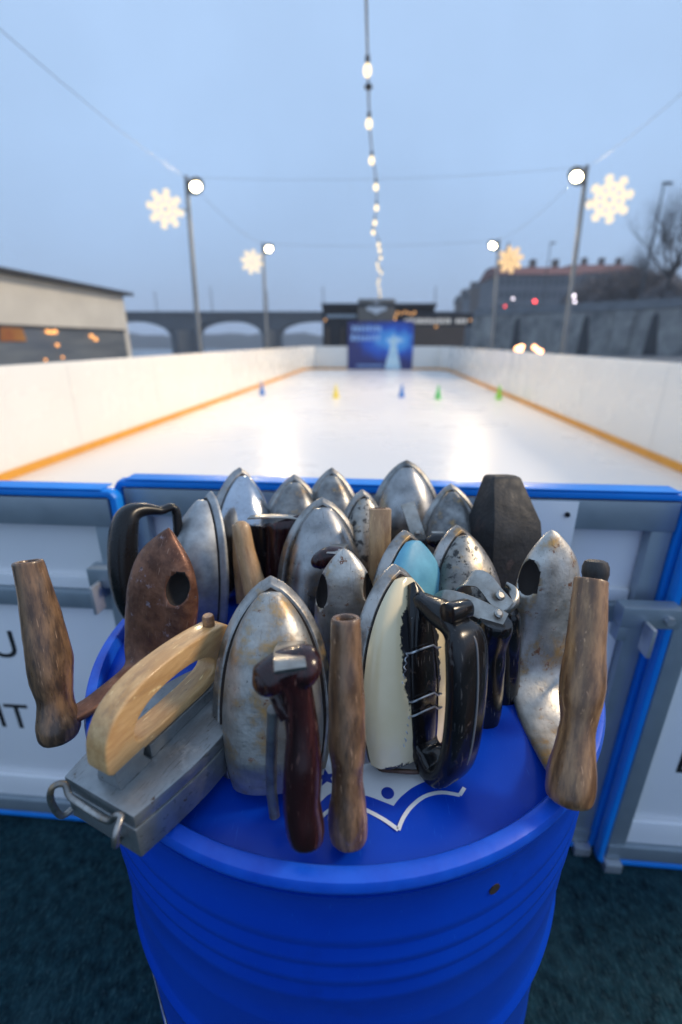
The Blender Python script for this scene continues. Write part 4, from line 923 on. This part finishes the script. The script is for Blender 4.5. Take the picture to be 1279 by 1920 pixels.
def poster():
    P0 = rk(-.93, 21.80, .05); P1 = rk(1.04, 21.80, .05); e = thing('event_poster', rk(0, 21.8, .05), 'blue event poster with a pale icy glow in the far rink wall', 'poster')
    zt = at(710, 603, 22).z
    m = mat('poster print', (.02, .05, .30), rough=(.35, .45)); n = m.node_tree.nodes; l = m.node_tree.links; b = n['Principled BSDF']
    tcn = n.new('ShaderNodeTexCoord'); mp = n.new('ShaderNodeMapping'); mp.vector_type = 'POINT'; l.new(tcn.outputs['Generated'], mp.inputs[0])
    mp.inputs['Location'].default_value = (-.70, 0, -.60); 
    wv = n.new('ShaderNodeVectorMath'); wv.operation = 'MULTIPLY'; wv.inputs[1].default_value = (1.0, 0, 1.35); l.new(mp.outputs[0], wv.inputs[0])
    nz = n.new('ShaderNodeTexNoise'); nz.inputs['Scale'].default_value = 6; nz.inputs['Detail'].default_value = 6; l.new(tcn.outputs['Generated'], nz.inputs['Vector'])
    ln = n.new('ShaderNodeVectorMath'); ln.operation = 'LENGTH'; l.new(wv.outputs[0], ln.inputs[0])
    ad = n.new('ShaderNodeMath'); ad.operation = 'MULTIPLY_ADD'; l.new(nz.outputs[0], ad.inputs[0]); ad.inputs[1].default_value = .34; l.new(ln.outputs['Value'], ad.inputs[2])
    r = n.new('ShaderNodeValToRGB'); l.new(ad.outputs[0], r.inputs[0]); r.color_ramp.elements[0].position = .20; r.color_ramp.elements[0].color = (.75, .93, 1, 1)
    r.color_ramp.elements[1].position = .80; r.color_ramp.elements[1].color = (.022, .030, .16, 1)
    for p_, c__ in ((.33, (.10, .42, .85)), (.52, (.015, .10, .55))):
        q = r.color_ramp.elements.new(p_); q.color = (*c__, 1)
    l.new(r.outputs[0], b.inputs['Base Color'])
    bm = bmesh.new(); rbox(bm, -1.5, 1.41, 21.80, 21.84, .05, zt); link('printed_panel', bm, m, e, smooth=False)
    # pale column of ice in place of the printed figure
    bm = bmesh.new(); R = []
    for z, w_ in ((.07, .27), (.4, .22), (.8, .14), (1.1, .09), (1.3, .075), (1.42, .05), (1.55, .01)): R.append([rk(.55 + a * w_ * 1.35, 21.798 - t_, z) for a, t_ in ((-1, 0), (-.5, .002), (0, .004), (.5, .002), (1, 0))])
    rings(bm, R); link('pale_ice_column', bm, 'ice', e)
    random.seed(11)                   # unreadable pale title rows
    for z, x0, x1 in ((zt - .42, -1.32, .0), (zt - .80, -1.36, -.1)):
        x = x0; bm = bmesh.new()
        while x < x1:
            w_ = random.uniform(.12, .20); rbox(bm, x, x + w_ * .7, 21.795, 21.799, z, z + .24 + random.uniform(-.02, .02)); x += w_ + .015
        link('title_row', bm, 'title', e, smooth=False)
    bm = bmesh.new(); rbox(bm, -1.1, .1, 21.795, 21.799, .19, .25)
    link('title_line', bm, 'title', e, smooth=False)
M['ice'] = mat('printed pale ice', (.66, .84, .90), (.42, .66, .82), scale=4, rough=(.4, .5))
M['title'] = mat('printed pale title', (.34, .55, .85), (.26, .44, .78), scale=5, rough=(.4, .5))
poster()

# ------------------------------------------------------------ embankment wall, street above, buildings, trees
def embankment():
    A, B = V((31.3, 45.8, 0)), V((16.3, 61, 0)); d = (B - A).normalized(); n = V((-d.y, d.x, 0)); L_ = (B - A).length
    e = thing('embankment_wall', A, 'long weathered stone embankment wall with painted recess shadows along the right', 'retaining wall')
    bm = bmesh.new(); box(bm, A, d, n, EZ, (-45, -.6, -.1), (L_, .0, 4.15)); link('masonry', bm, 'quay', e, smooth=False)
    bm = bmesh.new(); box(bm, A, d, n, EZ, (-45, -.75, 4.151), (L_, .14, 4.45)); link('coping', bm, 'coping', e, bevel=.03)
    bm = bmesh.new(); box(bm, A, d, n, EZ, (-45, -.5, 4.451), (L_, -.2, 5.05)); link('parapet', bm, 'coping', e, smooth=False)
    for k in (-10, -2, 4.5, 11, 19, 27):
        bm = bmesh.new(); box(bm, A, d, n, EZ, (k - .8, .002, -.05), (k + .8, .35, 4.1)); link('buttress', bm, 'quay', e, bevel=.05)
    for k in (-6, 1.8, 8, 15.5, 24):  # flat dark plates on the wall face, painting recess shadow
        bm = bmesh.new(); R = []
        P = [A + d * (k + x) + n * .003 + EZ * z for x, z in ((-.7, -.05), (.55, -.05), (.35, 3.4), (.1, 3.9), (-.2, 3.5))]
        prism(bm, P, n * .02); link('painted_recess_shade', bm, 'quay_shade', e, smooth=False)
embankment()
def town_house(label, px0, px1, py_eave, py_ridge, Y, depth, facade, roof, rows, cols, spire=None):
    a, b = at(px0, py_eave, Y), at(px1, py_eave, Y); zt = at(px0, py_ridge, Y).z; z0 = 3.95; w_ = b.x - a.x
    e = thing('town_house', V(((a.x + b.x) / 2, Y, z0)), label, 'building', 'buildings along the embankment')
    bm = bmesh.new(); box(bm, V((a.x, Y, 0)), EX, EY, EZ, (0, 0, z0), (w_, depth, a.z)); wl = link('wall', bm, facade, e, smooth=False)
    bm = bmesh.new(); 
    if spire: rings(bm, [[V((a.x + w_ * x, Y + depth * y, z)) for x, y in ((k, k), (1 - k, k), (1 - k, 1 - k), (k, 1 - k))] for k, z in ((-.04, a.z), (.16, a.z + (zt - a.z) * .25), (.30, a.z + (zt - a.z) * .45), (.44, a.z + (zt - a.z) * .8), (.49, zt))])
    else: rings(bm, [[V((a.x + x, Y + y, z)) for x, y, z in ((xx, -.6, a.z), (xx, depth * .35, zt), (xx, depth * .65, zt), (xx, depth + .6, a.z))] for xx in (-.5, w_ + .5)])
    rf = link('roof', bm, roof, e, smooth=False)
    if not spire:
        for k in range(3):
            bm = bmesh.new(); x = w_ * (.2 + .3 * k); box(bm, V((a.x + x, Y, 0)), EX, EY, EZ, (0, depth * .4, zt - .5), (1.2, depth * .4 + 1, zt + 1.6)); link('chimney', bm, 'facade_brown', rf, smooth=False)
    h = (a.z - z0) / rows
    for i in range(rows):
        for j in range(cols):
            x = w_ * (j + .5) / cols; ww = w_ / cols * .24
            bm = bmesh.new(); box(bm, V((a.x, Y, 0)), EX, EY, EZ, (x - ww, -.06, z0 + h * (i + .22)), (x + ww, -.004, z0 + h * (i + .78))); link('window', bm, 'window', wl, smooth=False)
town_house('long grey building with a red tiled roof above the embankment', 938, 1085, 515, 494, 105, 14, 'facade', 'red_roof', 4, 13)
town_house('pale building with a red roof partly behind bare bushes', 1088, 1200, 512, 490, 118, 14, 'facade', 'red_roof', 4, 9)
town_house('brown corner tower with a dark pointed roof', 905, 936, 532, 500, 118, 10, 'facade_brown', 'slate', 4, 2, spire=True)
town_house('slim dark spire rising behind the red roofed building', 950, 970, 490, 445, 125, 8, 'facade', 'slate', 5, 2, spire=True)
town_house('small dark gabled house at the far end of the embankment', 884, 904, 556, 538, 135, 9, 'facade', 'slate', 3, 2)
town_house('lowest dark house at the far end of the embankment', 866, 883, 566, 552, 150, 9, 'facade_brown', 'slate', 2, 2)

def branch(bm, p, d, r, L_, lv):
    q = p; steps = 3; P = [p]; Rr = [(r, r)]
    for k in range(steps):
        d = (d + V((random.uniform(-.25, .25), random.uniform(-.25, .25), random.uniform(-.05, .2)))).normalized(); q = q + d * (L_ / steps); P.append(q); Rr.append((r * (1 - .22 * (k + 1)),) * 2)
    sweep(bm, P, Rr, 5 if lv > 1 else 3, side=None)
    if lv == 0: return
    for k in range(5 if lv > 1 else 6):
        i = random.choice((1, 2, 3, 3)); a = random.uniform(0, 6.28)
        dd = (d + V((math.cos(a), math.sin(a), random.uniform(-.1, .6))) * random.uniform(.6, 1.0)).normalized()
        branch(bm, P[i], dd, Rr[i][0] * .68, L_ * random.uniform(.55, .75), lv - 1)
def bare_tree(label, px, Y, h, seed, z0=3.95):
    random.seed(seed); x = at(px, 550, Y).x; B = V((x, Y, z0)); e = thing('bare_tree', B, label, 'tree', 'leafless trees above the embankment')
    bm = bmesh.new(); sweep(bm, [B, B + EZ * h * .18, B + V((.1, .1, h * .34))], [(h * .022,) * 2, (h * .019,) * 2, (h * .016,) * 2], 8); link('trunk', bm, 'bark', e)
    bm = bmesh.new()
    for k in range(6):
        a = k * 1.05 + random.uniform(-.3, .3); branch(bm, B + V((.1, .1, h * random.uniform(.28, .34))), V((math.cos(a) * .6, math.sin(a) * .6, .8)).normalized(), h * .014, h * .36, 4)
    link('crown', bm, 'bark', e)
bare_tree('tall bare tree at the right edge above the embankment', 1250, 52, 11, 5)
bare_tree('bare tree cut by the right picture edge', 1305, 48, 12, 9)
bare_tree('smaller bare tree left of the dark street lamp', 1212, 58, 8, 21)
bare_tree('leafless tree behind the right snowflake pole', 1128, 82, 8.5, 41)
bare_tree('leafless tree between the snowflake and the dark street lamp', 1168, 74, 8.5, 43)
bare_tree('low leafless tree just left of the dark street lamp', 1192, 66, 7.5, 47)
def shrub(label, px, py_top, Y, wd, m, seed):
    random.seed(seed); c = at(px, 560, Y); zt = at(px, py_top, Y).z; B = V((c.x, Y, 3.98)); h = zt - 3.98
    e = thing('bare_shrub', B, label, 'shrub', 'leafless shrubs above the embankment'); bm = bmesh.new(); b2 = bmesh.new()
    for k in range(2200):
        a = random.uniform(0, 6.28); rr = wd * math.sqrt(random.random()); f_ = math.sqrt(max(0, 1 - (rr / wd) ** 2)); p = B + V((math.cos(a) * rr, math.sin(a) * rr * .6, h * f_ * random.uniform(.25, 1)))
        d = V((random.uniform(-1, 1), random.uniform(-1, 1), random.uniform(-.2, 1))).normalized(); s_v = d.orthogonal().normalized() * random.uniform(.05, .14); L_ = random.uniform(.5, 1.3)
        bm.faces.new([bm.verts.new(q) for q in (p - s_v, p + s_v, p + d * L_)])
    for k in range(9):
        a = k * .7; sweep(b2, [B + V((math.cos(a) * wd * .1, 0, 0)), B + V((math.cos(a) * wd * .6, math.sin(a) * wd * .3, h * .7))], [(.04, .04), (.015, .015)], 5)
    link('twigs', bm, m, e, smooth=False); link('stems', b2, 'bark', e)
for i, (px, pt, Y, wd, m, lb) in enumerate(((1100, 520, 78, 4.5, 'twigs', 'brown winter shrub right of the nearer right pole'), (1140, 505, 70, 4.5, 'twigs', 'highest brown winter shrub behind the right snowflake pole'), (1180, 500, 64, 4.6, 'twigs', 'brown winter shrub left of the dark street lamp'),
                                            (1228, 505, 57, 4.2, 'twigs', 'brown winter shrub right of the dark street lamp'), (1262, 528, 53, 3.4, 'frost_shrub', 'pale frosty shrub at the right edge'), (1150, 545, 66, 3.5, 'frost_shrub', 'pale low shrub on the embankment edge'))):
    shrub(lb, px, pt, Y, wd, m, 30 + i)
def street_lamp(label, top, bot_px, Y):
    T = at(*top, Y); B = V((at(bot_px, 560, Y).x, Y, 3.95)); T = V((B.x, Y, T.z)); e = thing('street_lamp', B, label, 'street lamp', 'unlit street lamps above the embankment')
    bm = bmesh.new(); sweep(bm, [B, T], [(.13, .13), (.07, .07)], 8); link('column', bm, 'dark_pole', e)
    bm = bmesh.new(); box(bm, T, EX, EY, EZ, (-.1, -.2, -.12), (.75, .2, .06)); link('lamp_head', bm, 'dark_pole', e, bevel=.03)
street_lamp('tall unlit dark street lamp at the right before the bare trees', (1219, 343), 1200, 52)
street_lamp('distant unlit street lamp in front of the red roofed building', (1026, 455), 1018, 82)
def signal(label, px, py, Y, m, cat_, name, r):
    q = at(px, py, Y); B = V((q.x, Y, 4.0)); e = thing(name, B, label, cat_, 'traffic lights on the embankment street' if name == 'traffic_light' else 'small white lamps on the embankment street')
    bm = bmesh.new(); sweep(bm, [B, V((q.x, Y + .25, q.z))], .05, 6); link('post', bm, 'dark_pole', e)
    bm = bmesh.new(); box(bm, q, EX, EY, EZ, (-.18, .06, -.5), (.18, .3, .25)); link('lamp_housing', bm, 'dark_pole', e, smooth=False)
    bm = bmesh.new(); ball(bm, q, r, n=7); link('lit_lens', bm, m, e)
signal('red traffic light nearest the corner tower', 947, 576, 72, 'red', 'traffic light', 'traffic_light', .2)
signal('red traffic light before the grey building', 1003, 565, 70, 'red', 'traffic light', 'traffic_light', .2)
signal('green traffic light right of the nearer right pole', 1112, 576, 60, 'green', 'traffic light', 'traffic_light', .2)
signal('small white lamp between the two red signals', 962, 560, 75, 'pearl', 'lamp', 'street_lantern', .14)
signal('pair of pale lamps beside the right pole, upper one', 1075, 555, 64, 'pearl', 'lamp', 'street_lantern', .22)
signal('lower pale lamp beside the right pole', 1078, 566, 63, 'pearl', 'lamp', 'street_lantern', .14)
def brazier(label, pts, Y):
    q0 = at(*pts[0], Y); e = thing('lantern_cluster', V((q0.x, Y, -.06)), label, 'lanterns', 'warm lantern clusters behind the right rink wall')
    bm = bmesh.new(); sweep(bm, [V((q0.x, Y + .1, -.06)), V((q0.x, Y + .1, q0.z + .1))], .03, 6); link('post', bm, 'dark_pole', e)
    for p in pts:
        bm = bmesh.new(); ball(bm, at(*p, Y), .10, n=6); link('lamp', bm, 'headlight', e)
brazier('left cluster of warm orange lanterns behind the right rink wall', [(969, 654), (974, 651), (979, 650), (976, 656)], 24)
brazier('right cluster of warm orange lanterns behind the right rink wall', [(1002, 651), (1008, 656), (1014, 659)], 23)

# ------------------------------------------------------------ misty dusk air
bm = bmesh.new(); box(bm, V((0, 0, 0)), EX, EY, EZ, (-495, -60, -5), (495, 495, 40))
hz = link('haze', bm, 'ink', smooth=False); hm = bpy.data.materials.new('dusk mist'); hm.use_nodes = True
hm.node_tree.nodes.remove(hm.node_tree.nodes['Principled BSDF']); pv = hm.node_tree.nodes.new('ShaderNodeVolumePrincipled')
pv.inputs['Color'].default_value = (.78, .87, 1, 1); pv.inputs['Density'].default_value = .0012
hm.node_tree.links.new(pv.outputs[0], hm.node_tree.nodes['Material Output'].inputs['Volume'])
hz.data.materials.clear(); hz.data.materials.append(hm); tag(hz, kind='stuff')
